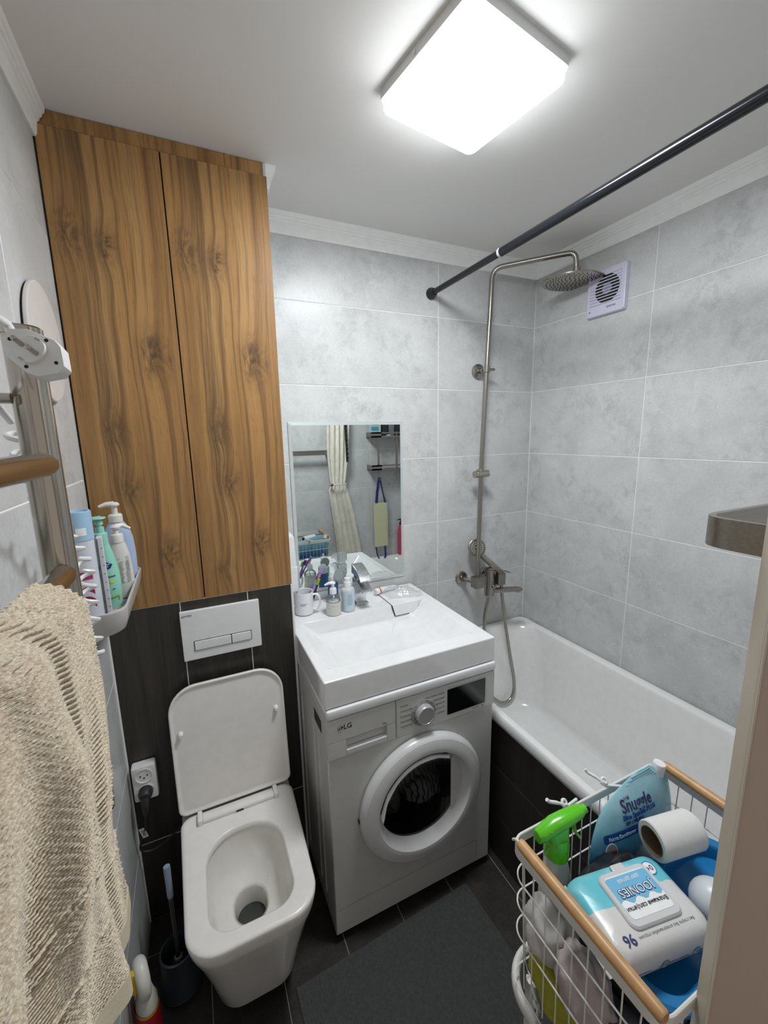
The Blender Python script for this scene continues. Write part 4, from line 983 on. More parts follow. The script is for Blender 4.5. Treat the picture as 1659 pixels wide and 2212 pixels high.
# slim white carton beside the can
t = thing('slim_carton', 'slim white carton with a scale of tick marks wedged beside the can', 'carton', (-1.7885, -.5165, ZT), (0, 0, .1))
obj('box', B().box(-.0055, .0055, -.016, .016, 0, .185, .0008), P('carton_white', 'cdced6', .4), t, True)
obj('edge_line', B().box(-.0048, -.0026, -.0164, -.0159, .002, .183), P('carton_dark', '4a4a50', .4), t, True)
for k in range(8): obj('tick', B().box(.0015, .005, -.0164, -.0159, .02 + k * .02, .021 + k * .02), INK, t, True)
# mint gel bottle
MINT = P('mint_plastic', '8fcbb8', .3, coat=.2)
t = thing('mint_bottle', 'mint green baby wash pump bottle on the tray', 'bottle', (-1.7925, -.474, ZT), (0, 0, .14))
prof = [(.050, .034, 0), (.054, .037, .004), (.058, .038, .04), (.058, .038, .075), (.052, .036, .105), (.042, .032, .132), (.033, .028, .150), (.029, .0265, .160)]
obj('body', B().loft([el(w_, d_, z) for w_, d_, z in prof]), MINT, t, True)
obj('collar', B().lathe([(0, .158), (.0145, .158), (.0145, .184), (.0125, .186), (.0095, .187), (.0095, .200), (0, .20)], 28), MINT, t, True)
obj('pump_stem', B().lathe([(0, .198), (.0055, .198), (.0055, .205), (.0085, .206), (.0085, .215), (.007, .216), (.007, .219), (0, .219)], 24), MINT, t, True)
obj('pump_head', B().lathe([(0, .225), (.014, .2235), (.016, .221), (.010, .2175), (0, .217)], 24).tube([(.005, 0, .221), (-.022, 0, .220), (-.028, 0, .217)], [.006, .005, .003], 10), MINT, t, True)
cl = [(0, 0)]; w_, d_ = .0575, .038; f = onel(w_ + .001, d_ + .001)
def curved(name, poly, z0, mat, parent, label=None, x0=0.0):
    b = B(); b.prism([(x, y) for x, y in poly], 0, .0003); bmesh.ops.subdivide_edges(b.bm, edges=b.bm.edges[:], cuts=0)
    for v in b.bm.verts: v.co = f(Vector((v.co.x + x0, v.co.y + z0, v.co.z)))
    return obj(name, b, mat, parent, True, label=label)
cloud = [(.017 * math.cos(a) * (1 + .07 * math.sin(6 * a)), .0085 * math.sin(a) * (1 + .12 * math.sin(6 * a + 1))) for a in [2 * PI * k / 40 for k in range(40)]]
f = onel(.053, .037); cb = curved('label_cloud', cloud, .1075, P('label_navy', '23307c', .4), t, 'navy cloud shaped label', -.001); 
text('lettering', 'Мамина\nи моя', .0058, None, WHITEP, cb, True, bend=lambda p: f(Vector((p.x - .001, p.y + .1085, p.z + .0006))))
f = onel(.058, .039)
text('lettering', 'ГЕЛЬ', .0075, None, NAVY, t, True, bend=lambda p: f(Vector((p.x - .009, p.y + .088, p.z))), off=.01)
text('lettering', 'для подмывания', .0056, None, NAVY, t, True, bend=lambda p: f(Vector((p.x - .002, p.y + .0805, p.z))), off=.01)
text('lettering', '0+', .0065, None, NAVY, t, True, bend=lambda p: f(Vector((p.x + .014, p.y + .048, p.z))))
YEL = P('print_yellow', 'd9cf1c', .5)
star = [((.0065 if k % 2 else .0028) * math.cos(2 * PI * k / 16), (.0065 if k % 2 else .0028) * math.sin(2 * PI * k / 16)) for k in range(16)]
curved('flower_print', star, .067, YEL, t, x0=.011)
mead = [(-.024, 0), (.022, 0), (.0235, .010)] + [(.022 - .046 * k / 14, .010 + .006 * (k % 2) - .004 * k / 14) for k in range(15)]
curved('meadow_print', mead, .017, YEL, t, x0=.002, label='printed yellow flowers along the foot')
# white pump bottle and pale blue pump bottle
t = thing('white_bottle', 'white pump bottle with a grey back label on the tray', 'bottle', (-1.7705, -.408, ZT), (0, 0, .35))
obj('body', B().loft([el(w_, d_, z) for w_, d_, z in ((.050, .034, 0), (.055, .037, .004), (.057, .038, .03), (.055, .038, .07), (.048, .035, .115), (.037, .030, .138), (.029, .027, .147))]), P('bottle_white', 'cfcdca', .35), t, True)
f = onel(.0555, .0385)
curved('label', rrect(.033, .075, .002, 3), .072, P('label_grey', 'bdbdbb', .5), t, 'pale grey printed label', .003)
b = B()
for k in range(16):
    for s in range(2):
        xa = -.012 + s * .016 + random.uniform(0, .003); z = .042 + k * .0036
        b.prism([(xa, z), (xa + random.uniform(.007, .011), z), (xa + .008, z + .0014), (xa, z + .0014)], 0, .0003)
for v in b.bm.verts: v.co = f(Vector((v.co.x + .003, v.co.y, v.co.z + .0005)))
o = obj('fine_print', b, P('print_grey', '8c8d8c', .5), t, True); o['kind'] = 'stuff'
curved('green_line', [(-.014, 0), (.016, 0), (.016, .0009), (-.014, .0009)], .104, P('print_green', '4c8a62', .5), t, x0=.003)
pump(t, .146, .0155, P('pump_white', 'd6d3cd', .35), .85, .038, .006, .014)
t = thing('blue_lotion_bottle', 'pale blue lotion pump bottle at the far end of the tray', 'bottle', (-1.779, -.325, ZT), (0, 0, .2))
obj('body', B().loft([el(w_, d_, z) for w_, d_, z in ((.066, .038, 0), (.071, .042, .004), (.074, .043, .05), (.075, .043, .10), (.070, .042, .14), (.058, .038, .165), (.040, .032, .18), (.031, .028, .186))]), P('bottle_pale_blue', 'a3b6d4', .35), t, True)
pump(t, .185, .0168, bpy.data.materials['pump_white'], -1, .035, .0, .022)

# ------------------------------------------------------------------ floor mat
t = None
MXa, MXb, MYa, MYb = -1.445, -.822, -1.26, -.632
nx, ny = 300, 300; pit = .0092
b = B(); rows = []
for j in range(ny):
    row = []
    for i in range(nx):
        x = MXa + (MXb - MXa) * i / (nx - 1); y = MYa + (MYb - MYa) * j / (ny - 1)
        e = min(x - MXa, MXb - x, y - MYa, MYb - y); w_ = .0016 * math.sin(x * 41) * math.sin(y * 37)
        h = .0050 + .0036 * abs(math.sin((x + w_) / pit * PI)) * abs(math.sin((y + w_ + (.25 * pit if int((x + w_) / pit) % 2 else 0)) / pit * PI)) if e > .006 else .0075 if e > .0012 else .001
        a = math.radians(-2.2) * 1; dx, dy = x + .82, y + .63
        row.append(b.bm.verts.new((-.822 + dx * math.cos(-a) - dy * math.sin(-a), -.630 + dx * math.sin(-a) + dy * math.cos(-a), h)))
    rows.append(row)
for a, c in zip(rows, rows[1:]):
    for i in range(nx - 1): b.bm.faces.new((a[i], a[i + 1], c[i + 1], c[i]))
o = obj('floor_mat', b, FLOORM, angle=180); tag(o, 'charcoal waffle-textured bath mat on the dark floor', 'mat')

# ------------------------------------------------------------------ laundry trolley
BX0, BX1, BY0, BY1, BZ = -1.127, -.717, -1.4285, -1.157, .872
bcx, bcy = (BX0 + BX1) / 2, (BY0 + BY1) / 2
t = thing('laundry_trolley', 'white wire laundry trolley with two wooden handles by the door', 'trolley', (bcx, bcy, 0))
def loop(d, z, r=.024, ex=0.0): return [(bcx + x, bcy + y, z) for x, y in rrect(BX1 - BX0 - 2 * d, BY1 - BY0 - 2 * d, r, 7)]
b = B(); b.loft([loop(0, BZ - .016), loop(0, BZ - .001), loop(.0008, BZ), loop(.003, BZ), loop(.003, BZ - .016)], cap0=False, cap1=False); obj('rim_band', b, WIREW, t)
obj('rim_wire', B().tube(loop(.002, BZ + .002, .024), .0026, 8, closed=True), WIREW, t)
for k, z in enumerate((.808, .752, .690, .5755)):
    obj('ring_wire', B().tube(loop(.003 + .001 * k, z, .030), .0015, 6, closed=True), WIREW, t)
def taper(x, y, z):
    k = (BZ - z) / .3 * .010; return (x + (k if x < bcx else -k) * (1 if abs(x - bcx) > .17 else 0), y + (k if y < bcy else -k) * (1 if abs(y - bcy) > .10 else 0), z)
nxw = 15
for i in range(nxw):
    x = BX0 + .03 + (BX1 - BX0 - .06) * i / (nxw - 1)
    obj('wire', B().tube([taper(x, BY1 - .005, BZ - .012), taper(x, BY1 - .005, .59), taper(x, BY1 - .012, .574), (x, bcy, .574), taper(x, BY0 + .012, .574), taper(x, BY0 + .005, .59), taper(x, BY0 + .005, BZ - .012)], .0012, 5), WIREW, t)
nyw = 9
for s in (0, 1):
    X = BX0 + .005 if s == 0 else BX1 - .005
    for i in range(nyw):
        y = BY0 + .028 + (BY1 - BY0 - .056) * i / (nyw - 1)
        obj('wire', B().tube([taper(X, y, BZ - .012), taper(X, y, .584), taper(X, y, .574)], .0012, 5), WIREW, t)
for X in (BX0 + .004, BX1 - .006):
    obj('handle', B().tube([(X, y, BZ + .013) for y in (-1.177, -1.1785, -1.182, -1.30, -1.424, -1.427, -1.4285)], [.004, .0078, .0092, .0096, .0092, .0078, .004], 18), HANDW, t)
    obj('handle_wire', B().tube(fillet([(X, -1.183, BZ + .013), (X, -1.169, BZ + .012), (X + (.002 if X < bcx else -.002), BY1 - .003, BZ + .001)], .006, 4), .0024, 8), WIREW, t)
fr = [(bcx + x - .004, bcy + .022 + y, .542) for x, y in rrect(.378, .270, .068, 9)]
obj('frame_loop', B().tube(fr, .0105, 14, closed=True, flat=(1.35, .8)), WIREW, t)
lower = [(bcx + x - .004, bcy + .022 + y, .14) for x, y in rrect(.378, .270, .068, 9)]
obj('frame_loop', B().tube(lower, .009, 12, closed=True), WIREW, t)
for x in (bcx - .155, bcx + .147):
    for y in (bcy + .115, bcy - .095):
        obj('leg', B().tube([(x, y, .542), (x, y, .06)], .0095, 12, flat=(.7, 1.2)), WIREW, t)
        obj('caster', B().lathe([(.006, -.008), (.022, -.008), (.024, -.004), (.024, .004), (.022, .008), (.006, .008)], 20, Matrix.Translation((x, y, .0245)) @ Matrix.Rotation(PI / 2, 4, 'Y')).box(x - .011, x + .011, y - .006, y + .006, .022, .062, .002), RUBBER, t)
# hooks
def hook(loc, rz, label):
    h = thing('wire_hook', label, 'hook', loc, (0, 0, rz), 'white wire hooks on the trolley')
    b = B(); b.tube(smooth_path([(.030, .001, .006), (.012, .0015, .0062), (-.004, .002, .007), (-.010, .004, .012), (-.006, .009, .017), (.001, .008, .015), (.0, .003, .010), (-.006, .003, .012), (-.018, .012, .016), (-.030, .020, .019), (-.035, .023, .024)], 5), [.0028] * 40 + [.0034] * 11, 10)
    obj('hook_wire', b, WPLA, h, True); return h
hook((-.984, BY1 - .002, BZ), .15, 'white wire hook on the trolley rim above the green sprayer')
hook((-.874, BY1 - .002, BZ), -.5, 'white wire hook on the trolley rim left of the blue pouch')
hook((-1.097, -1.217, .55), 1.2, 'white wire hook low on the trolley frame')

# trolley contents
def lump(name, label, cat, c, r, seed, mat, amp=.34):
    o = obj(name, crumple(c, r, seed, amp), mat, angle=180); tag(o, label, cat); return o
lump('white_cloth', 'white crumpled cloth at the left side of the laundry basket', 'cloth', (-1.076, -1.214, .712), (.042, .046, .052), 11, P('cloth_white', 'b5b0ac', .9, bump=(90, .3, .003)))
lump('lilac_cloth', 'pale pinkish cloth below the wooden handle in the laundry basket', 'cloth', (-1.080, -1.287, .700), (.036, .047, .056), 12, P('cloth_pink', 'b0a4a3', .9, bump=(90, .3, .003)))
lump('yellow_cloth', 'olive yellow cloth low in the laundry basket', 'cloth', (-1.060, -1.243, .622), (.050, .073, .048), 13, P('cloth_yellow', '99962c', .85, bump=(90, .3, .003)))
lump('grey_shirt', 'dark grey garment low in the laundry basket beside the yellow cloth', 'cloth', (-1.052, -1.345, .632), (.056, .052, .056), 14, P('cloth_grey', '5e6066', .9, bump=(90, .3, .003)))
lump('brown_cloth', 'brownish garment filling the middle of the laundry basket', 'cloth', (-.89, -1.285, .650), (.12, .095, .073), 15, P('cloth_brown', '6a605c', .9, bump=(90, .3, .003)))
lump('black_bag', 'black plastic bag behind the wipes in the laundry basket', 'bag', (-.960, -1.238, .780), (.080, .032, .038), 16, P('bag_black', '1b1d22', .4))
# green trigger sprayer
GREEN = P('spray_green', '57bd0f', .22, coat=.4)
t = thing('spray_bottle', 'spray bottle with bright green trigger head in the laundry basket', 'spray bottle', (-1.0447, -1.190, .622), (0, 0, -.12)); t.scale = (1.045, 1.045, 1.045)
obj('bottle', B().loft([[(x, y, z) for x, y in rrect(w_, d_, r, 5)] for w_, d_, r, z in ((.048, .032, .012, 0), (.054, .036, .014, .005), (.054, .036, .014, .11), (.054, .036, .015, .150), (.046, .032, .014, .178), (.034, .03, .0145, .20), (.028, .028, .0135, .21))]), P('spray_white', 'c9cbc8', .35, trans=.15), t, True)
obj('collar', B().lathe([(0, .203), (.0195, .203), (.0205, .206), (.0205, .226), (.019, .234), (.017, .243), (0, .243)], 28), GREEN, t, True)
sp = [(-.044, .014, .016), (-.042, .020, .022), (-.032, .026, .026), (-.012, .030, .027), (.012, .029, .025), (.030, .026, .022), (.044, .023, .019), (.049, .018, .014)]
obj('head', B().loft([[(x, q * .5 * w_ / .5 / 2, .268 + (x * .18) + p * h_ / 2 + (-.006 if x < -.03 else 0)) for q, p in rrect(1.9, 1.9, .8, 5)] for x, w_, h_ in sp]).loft([[(a + x, y, z) for x, y in rrect(w_, d_, .008, 4)] for a, w_, d_, z in ((0, .034, .030, .235), (-.003, .038, .028, .25), (-.006, .046, .026, .268))]), GREEN, t, True)
obj('nozzle', B().cyl((.047, 0, .276), (.056, 0, .2775), .0075, n=16), GREEN, t, True)
obj('trigger', B().tube(smooth_path([(.030, 0, .262), (.034, 0, .245), (.040, 0, .232), (.050, 0, .218)], 5), [.0065 - .0002 * i for i in range(16)], 10, flat=(.55, 1.1)), GREEN, t, True)
# blue fabric softener pouch
t = thing('softener_pouch', 'pale blue fabric conditioner pouch standing against the trolley rim', 'pouch', (-.85, -1.206, .70))
def pm_mat():
    n_ = NT('pouch_print'); v = n_.pos(); z = n_.n('ShaderNodeSeparateXYZ', i_0=v).outputs[2]
    k = n_.math('ADD', n_.math('MULTIPLY', n_.math('SUBTRACT', z, .755), 6.2), n_.math('MULTIPLY', n_.noise(v, 16, 4), .35))
    n_.put(n_.b.inputs['Base Color'], n_.ramp(k, [(.22, '1f5f92'), (.5, '4f93b5'), (.72, '86b9cb'), (1.0, '9cc6d2')]))
    n_.b.inputs['Roughness'].default_value = .22; n_.bump(n_.noise(v, 26, 3), .35, .004); return n_.m
prow = [(.70, -.965, -.735, -1.206, .021), (.76, -.972, -.729, -1.206, .023), (.80, -.972, -.726, -1.204, .021), (.83, -.964, -.726, -1.200, .018), (.86, -.946, -.728, -1.194, .014), (.878, -.918, -.735, -1.188, .010), (.890, -.886, -.748, -1.184, .006), (.899, -.848, -.765, -1.181, .003), (.906, -.82, -.776, -1.180, .0014)]
rr = []
for z, xa, xb, y, d_ in prow:
    n_ = 24; c = (xa + xb) / 2; hw = (xb - xa) / 2
    rr.append([(c + hw * math.cos(2 * PI * i / n_), y + d_ * math.copysign(abs(math.sin(2 * PI * i / n_)) ** 1.2, math.sin(2 * PI * i / n_)), z + .006 * math.cos(2 * PI * i / n_) * 0) for i in range(n_)])
obj('pouch', B().loft(rr), pm_mat(), t, angle=60)
b = B()
for k in range(4): b.tube([(-.835 - k * .010, -1.1825 - k * .0016, .9015 - k * .0040), (-.778 + k * .004, -1.1825 - k * .0016, .9035 - k * .0042)], .0012, 6)
obj('seal_ridges', b, P('pouch_seal', '8fc0d0', .3), t)
obj('spout_cap', B().lathe([(0, 0), (.0125, 0), (.013, .002), (.0125, .024), (.011, .026), (0, .026)], 24, frame((-.752, -1.182, .878), (.95, .0, -.15), (0, 1, .1)) @ Matrix.Rotation(0, 4, 'X')), WGLO, t)
def on_pouch(p):
    """flat print coordinates (x, z) laid on the bulging pouch front"""
    for (z0_, a0_, b0_, y0_, d0_), (z1_, a1_, b1_, y1_, d1_) in zip(prow, prow[1:]):
        if z0_ <= p.y <= z1_ or z1_ == prow[-1][0]:
            k = min(1, max(0, (p.y - z0_) / (z1_ - z0_))); L_ = lambda m, n_: m + (n_ - m) * k
            xa, xb, y, d_ = L_(a0_, a1_), L_(b0_, b1_), L_(y0_, y1_), L_(d0_, d1_)
            q = min(1, abs((p.x - (xa + xb) / 2) / ((xb - xa) / 2))); return Vector((p.x, y - d_ * (1 - q * q) ** .6 - .0012 - p.z, p.y))
tl = math.radians(-3)
def pt(s, size, x, z, mat, off=.0, name='lettering'):
    text(name, s, size, None, mat, t, False, bend=lambda p: on_pouch(Vector((x + p.x * math.cos(tl) - p.y * math.sin(tl), z + p.x * math.sin(tl) + p.y * math.cos(tl), p.z))), off=off)
pt('Snuggle', .0275, -.846, .868, NAVY, .018); pt('Blue Sparkle PLUS', .0125, -.844, .8515, P('print_royal', '1d4aa0', .5), .02); pt('스너글', .0055, -.868, .880, NAVY); pt('블루 스파클 플러스', .0065, -.860, .8425, NAVY)
b = B(); b.prism(rrect(.085, .0145, .003, 4), 0, .0003)
bmesh.ops.subdivide_edges(b.bm, edges=b.bm.edges[:], cuts=2)
for v in b.bm.verts: v.co = on_pouch(Vector((v.co.x - .900, v.co.y + .830 - v.co.x * .02, v.co.z)))
obj('banner', b, P('print_deep_blue', '123f86', .4), t)
text('lettering', 'Fabric Conditioner', .0088, None, P('print_pale_blue', 'a9c6dd', .5), t, False, bend=lambda p: on_pouch(Vector((p.x - .900, p.y + .8298 - p.x * .02, p.z + .0012))))
for r_, m_, o_ in ((.0135, WHITEP, 0), (.0118, P('seal_grey', '8f8f97', .5), .0004)):
    b = B(); b.prism(ell(r_, r_ * 1.1, 24), 0, .0003)
    for v in b.bm.verts: v.co = on_pouch(Vector((v.co.x - .930, v.co.y + .809, v.co.z + o_)))
    obj('round_seal', b, m_, t)
b = B(); b.prism([(-.011, -.006), (.011, -.006), (.011, .001), (-.011, .001)], 0, .0003)
for v in b.bm.verts: v.co = on_pouch(Vector((v.co.x - .930, v.co.y + .809, v.co.z + .001)))
obj('seal_band', b, P('seal_red', '9d2a33', .5), t)
# toilet paper roll
t = thing('paper_roll', 'nearly empty white toilet paper roll lying in the laundry basket', 'toilet roll', (-.86, -1.29, .85))
M = frame((-.902, -1.2845, .8855), (0, .2, .98), (.2, .98, -.2)) ; zdir = Vector((.955, -.22, .04)).normalized(); M = frame((-.888, -1.262, .857), zdir.orthogonal(), zdir.cross(zdir.orthogonal()))
rp = []
for z in (0, .002, .05, .087, .090):
    R = .0315 + (.0012 if 0 < z < .090 else -.0005)
    rp.append([(R * (1 + .012 * math.sin(3 * a + z * 30)) * math.cos(a), R * (1 + .012 * math.sin(3 * a + z * 30)) * math.sin(a), z) for a in [2 * PI * i / 48 for i in range(48)]])
inn = [[(.0238 * math.cos(a), .0238 * math.sin(a), z) for a in [2 * PI * i / 48 for i in range(48)]] for z in (.090, .0)]
obj('paper', B().loft(rp + inn + [rp[0]], cap0=False, cap1=False, M=M), P('tissue', 'd2d0ce', .95, bump=(60, .35, .003)), t)
obj('core', B().lathe([(.0235, -.0008), (.0239, -.0008), (.0239, .0905), (.0228, .0905), (.0228, -.0008), (.0235, -.0008)], 48, M), P('cardboard', '6f5c48', .9), t)
# blue basin
t = thing('blue_basin', 'bright blue shallow plastic basin lying in the laundry basket', 'basin', (-.8935, -1.336, .757), (0, -.03, .04)); t.scale = (1.045, 1.045, 1.045)
BLUE = P('basin_blue', '1173ad', .32, coat=.15)
def bl(w_, l_, z, r=.05): return [(x, y, z) for x, y in rrect(w_, l_, r, 8)]
obj('shell', B().loft([bl(.27, .09, -.028, .03), bl(.285, .105, -.025, .035), bl(.312, .132, .034, .048), bl(.328, .147, .036, .052), bl(.328, .147, .042, .052), bl(.320, .139, .046, .05), bl(.296, .115, .045, .042), bl(.288, .107, .040, .038), bl(.284, .103, .022, .036), bl(.25, .07, .018, .03)]), BLUE, t, True)
obj('white_ball', B().ball((-.862, -1.353, .815), .035, 28), P('ball_white', 'c8ccd2', .35), label='white ball lying in the blue basin beside the wipes', cat='ball')
# wet wipes pack
t = thing('wipes_pack', 'large white and turquoise pack of wet wipes lying on the blue basin', 'wipes', (-1.004, -1.311, .806), (.03, .035, math.radians(-9))); t.scale = (1.045, 1.045, 1.045)
def wipes_mat():
    n_ = NT('wipes_print'); v = n_.obj(); s = n_.n('ShaderNodeSeparateXYZ', i_0=v); x, y = s.outputs[0], s.outputs[1]
    lim = n_.math('ADD', n_.math('MULTIPLY', n_.math('SINE', n_.math('MULTIPLY', x, 46)), .005), n_.math('MULTIPLY', n_.noise(v, 26, 2), .014))
    k = n_.math('GREATER_THAN', n_.math('SUBTRACT', y, lim), n_.math('MULTIPLY', x, .05))
    c = n_.mix(n_.ramp(n_.noise(v, 18, 3), [(.4, (0, 0, 0, 1)), (.6, (1, 1, 1, 1))]), lin('63bccb'), lin('86cdd6'))
    n_.put(n_.b.inputs['Base Color'], n_.mix(k, lin('cfcccb'), c)); n_.b.inputs['Roughness'].default_value = .32
    n_.bump(n_.noise(v, 34, 3), .35, .003); return n_.m
WM_ = wipes_mat()
def wp(w_, l_, z, r): return [(x, y, z) for x, y in rrect(w_, l_, r, 6)]
obj('pack', B().loft([wp(.155, .095, 0, .016), wp(.170, .112, .004, .02), wp(.176, .119, .016, .02), wp(.175, .118, .030, .02), wp(.168, .110, .041, .02), wp(.150, .092, .0465, .02), wp(.10, .05, .048, .02)]), WM_, t, True, angle=60)
for s, x in ((-1, -.086),):
    b = B()
    for k in range(7): b.box(x - .017 + k * .0026, x - .0150 + k * .0026, -.056, .058, .024 + .0005 * k, .0265 + .0005 * k, .0006, 1)
    b.box(x - .017, x + .006, -.0565, .0585, .0245, .0265, .0005, 1); obj('end_seal', b, WM_, t, True)
M = Matrix.Translation((.006, .004, .0465)) @ Matrix.Rotation(PI, 4, 'Z') @ Matrix.Rotation(0, 4, 'X')
ld = obj('lid', B().loft([[(x, y, z) for x, y in rrect(w_, l_, r, 6)] for w_, l_, r, z in ((.094, .076, .012, -.002), (.094, .076, .012, .0035), (.090, .072, .011, .006), (.086, .068, .010, .0062))], M=M).box(-.012, .012, -.046, -.034, -.001, .0055, .002, M=M), P('lid_white', 'c9c8ca', .3), t, True)
obj('lid_label', B().prism(rrect(.078, .058, .006, 5, 0, -.001), .0060, .0066, M=M), WHITEP, ld, True)
blp = [(.039, .010), (.039, -.022), (.036, -.024), (-.036, -.024), (-.039, -.022), (-.039, .010)] + [(-.039 + .078 * k / 16, .010 + .0035 * math.sin(k * 1.2)) for k in range(1, 16)]
M2 = M @ Matrix.Translation((0, -.004, 0))
lb_ = obj('label_sky', B().prism([(x, y) for x, y in blp], .0066, .0070, M=M2), P('label_sky_blue', '6fb2d6', .35), ld, True)
text('lettering', 'JOONIES', .0165, M2 @ Matrix.Translation((0, -.001, .0072)), NAVY, t, True, off=.05)
text('lettering', 'JOONIES', .0165, M2 @ Matrix.Translation((0, -.001, .0078)), WHITEP, t, True, off=-.004)
text('lettering', 'для детей', .0085, M2 @ Matrix.Translation((0, -.0165, .0072)), WHITEP, t, True)
text('lettering', 'Влажные салфетки', .0082, M2 @ Matrix.Translation((0, .0195, .0072)), INK, t, True)
R180 = Matrix.Rotation(PI, 4, 'Z')
text('lettering', '96', .0185, Matrix.Translation((-.055, -.0385, .0474)) @ R180, NAVY, t, True, off=.02)
for i, s in enumerate(('Без отдушек', 'Без аллергенов', 'Без спирта')): text('lettering', s, .0052, Matrix.Translation((-.024 + i * .036, -.0405, .0470)) @ R180, INKG, t, True)
o = obj('age_disc', B().lathe([(0, .0007), (.0105, .0007), (.0105, 0)], 28, Matrix.Translation((.058, .032, .0474))), WHITEP, t, True); obj('age_ring', B().lathe([(.0095, .0008), (.0095, .0012), (.0108, .0012), (.0108, .0008)], 28, Matrix.Translation((.058, .032, .0474))), P('ring_blue', '3f7fb0', .4), o, True)
text('lettering', '0+', .0115, Matrix.Translation((.058, .032, .0484)) @ R180, NAVY, t, True)
MF = frame((0, -.0595, .020), (-1, 0, 0), (0, .12, -1))
for x in (.050, -.008, -.066):
    g = obj('round_icon', B().lathe([(.0062, -.0002), (.0062, .0006), (.0074, .0006), (.0074, -.0002)], 24, MF @ Matrix.Translation((-x, .004, 0))), INKG, t, True); obj('icon_fill', B().lathe([(0, .0003), (.006, .0003), (.006, -.0002)], 24, MF @ Matrix.Translation((-x, .004, 0))), P('icon_tint', 'aebcc0', .5), g, True)
for i, s in enumerate(('Мягкий материал', 'Подходит новорождённым', 'Гипоаллергенно')): text('lettering', s, .0042, MF @ Matrix.Translation((-.036 + i * .058 - .03, .004, .0004)), INKG, t, True)

# ------------------------------------------------------------------ front wall: towel bar, curtain, rack, scrubber, bottle (seen in the mirror)
t = thing('towel_bar', 'flat brushed steel towel bar on the wall by the door', 'towel bar', (-.85, YF, 1.48))
pl = fillet([(-1.0515, YF + .001, 0), (-1.0515, YF + .066, 0), (-.648, YF + .066, 0), (-.648, YF + .001, 0)], .034, 12)
b = B(); r_ = []
for i, p in enumerate(pl):
    d = (pl[min(i + 1, len(pl) - 1)] - pl[max(i - 1, 0)]).normalized(); n_ = Vector((-d.y, d.x, 0)) * .0036
    r_.append([(p.x + n_.x, p.y + n_.y, 1.459), (p.x + n_.x, p.y + n_.y, 1.493), (p.x - n_.x, p.y - n_.y, 1.493), (p.x - n_.x, p.y - n_.y, 1.459)])
obj('strip', b.loft(r_), STEELF, t)
CUR = NT('curtain_cloth'); v_ = CUR.obj()
CUR.put(CUR.b.inputs['Base Color'], CUR.ramp(CUR.noise(v_, 24, 4), [(.35, 'd6d1c4'), (.7, 'e6e2d8')])); CUR.b.inputs['Roughness'].default_value = .8; CUR.bump(CUR.noise(v_, 60, 3), .3, .002); CUR = CUR.m
t = thing('shower_curtain', 'cream shower curtain tied in the middle at the end of the bathtub', 'curtain', (-.57, -1.36, .63))
def curt(u, v):
    z = 2.163 + (.63 - 2.163) * v
    ks = [(2.163, -.67, -.465), (1.69, -.645, -.472), (1.45, -.652, -.487), (1.27, -.642, -.512), (1.235, -.632, -.520), (1.20, -.655, -.502), (1.0, -.632, -.455), (.70, -.600, -.405), (.62, -.592, -.395)]
    for (za, a0, a1), (zb, b0, b1) in zip(ks, ks[1:]):
        if za >= z >= zb:
            k = (za - z) / (za - zb); xa, xb = a0 + (b0 - a0) * k, a1 + (b1 - a1) * k; break
    amp = .016 * (.35 + .65 * min(1, abs(z - 1.235) / .18))
    ph = u * 2 * PI * 4.5; return (xa + (xb - xa) * u + .004 * math.sin(2 * ph), -1.365 + amp * math.sin(ph) + .006 * math.sin(z * 7 + u * 9), z)
obj('drape', B().grid(curt, 150, 90), CUR, t, angle=180)
obj('dark_lace', B().loft([[(-.512 + dx + (.004 * math.sin(z * 190) if dx > 0 else 0) + (1.69 - z) * .02, -1.338 + dy, z) for dx, dy in ((-.009, 0), (.010, 0), (.010, -.002), (-.009, -.002))] for z in [2.15 - k * .0085 for k in range(89)]]), P('lace_black', '1c1a1c', .8), t, label='black scalloped lace edge')
obj('tie_cord', B().tube([(-.577 + .062 * math.cos(a), -1.363 + .036 * math.sin(a), 1.236) for a in [2 * PI * k / 28 for k in range(28)]], .0045, 8, closed=True), P('tie_cream', 'd3cfc2', .8), t)
obj('tie_bead', B().ball((-.634, -1.338, 1.237), .011, 12), P('bead_red', '8e3234', .5), t, label='dull red bead on the tie')
for k in range(7): obj('ring', B().tube([(-.588 + .021 * math.cos(a), -1.34 - k * .010, zr - .004 + .021 * math.sin(a)) for a in [2 * PI * q / 20 for q in range(20)]], .0016, 6, closed=True), RODM, t)
t = thing('corner_rack', 'brushed steel two-tier corner rack above the end of the bathtub', 'rack', (-.16, -1.38, 1.3))
for z in (1.577, 1.327):
    b = B(); y0_, y1_, x0_, x1_ = YF + .002, -1.325, -.312, -.006
    b.box(x0_, x1_, y0_, y1_, z, z + .003)
    b.box(x0_, x0_ + .002, y0_, y1_, z, z + .040); b.box(x1_ - .002, x1_, y0_, y1_, z, z + .040)
    b.box(x0_, x1_, y1_ - .002, y1_, z, z + .012); b.box(x0_, x1_, y1_ - .002, y1_, z + .029, z + .040); b.box(x0_, x0_ + .085, y1_ - .002, y1_, z, z + .04); b.box(x1_ - .02, x1_, y1_ - .002, y1_, z, z + .04)
    obj('shelf_tray', b, STEELF, t)
for x in (-.246, -.088): obj('upright', B().box(x - .008, x + .008, -1.350, -1.346, 1.262, 1.62, .001), STEELF, t)
for x in (-.246, -.088): obj('hook_end', B().tube(smooth_path([(x, -1.347, 1.268), (x, -1.344, 1.255), (x, -1.332, 1.250), (x, -1.326, 1.262)], 4), .004, 8), STEEL, t)
def carton(name, label, cat, x0_, x1_, y0_, y1_, z0_, z1_, mat, rot=0): 
    o = obj(name, B().box(x0_, x1_, y0_, y1_, z0_, z1_, .0015, 1), mat); tag(o, label, cat); o.rotation_euler = (0, 0, rot); return o
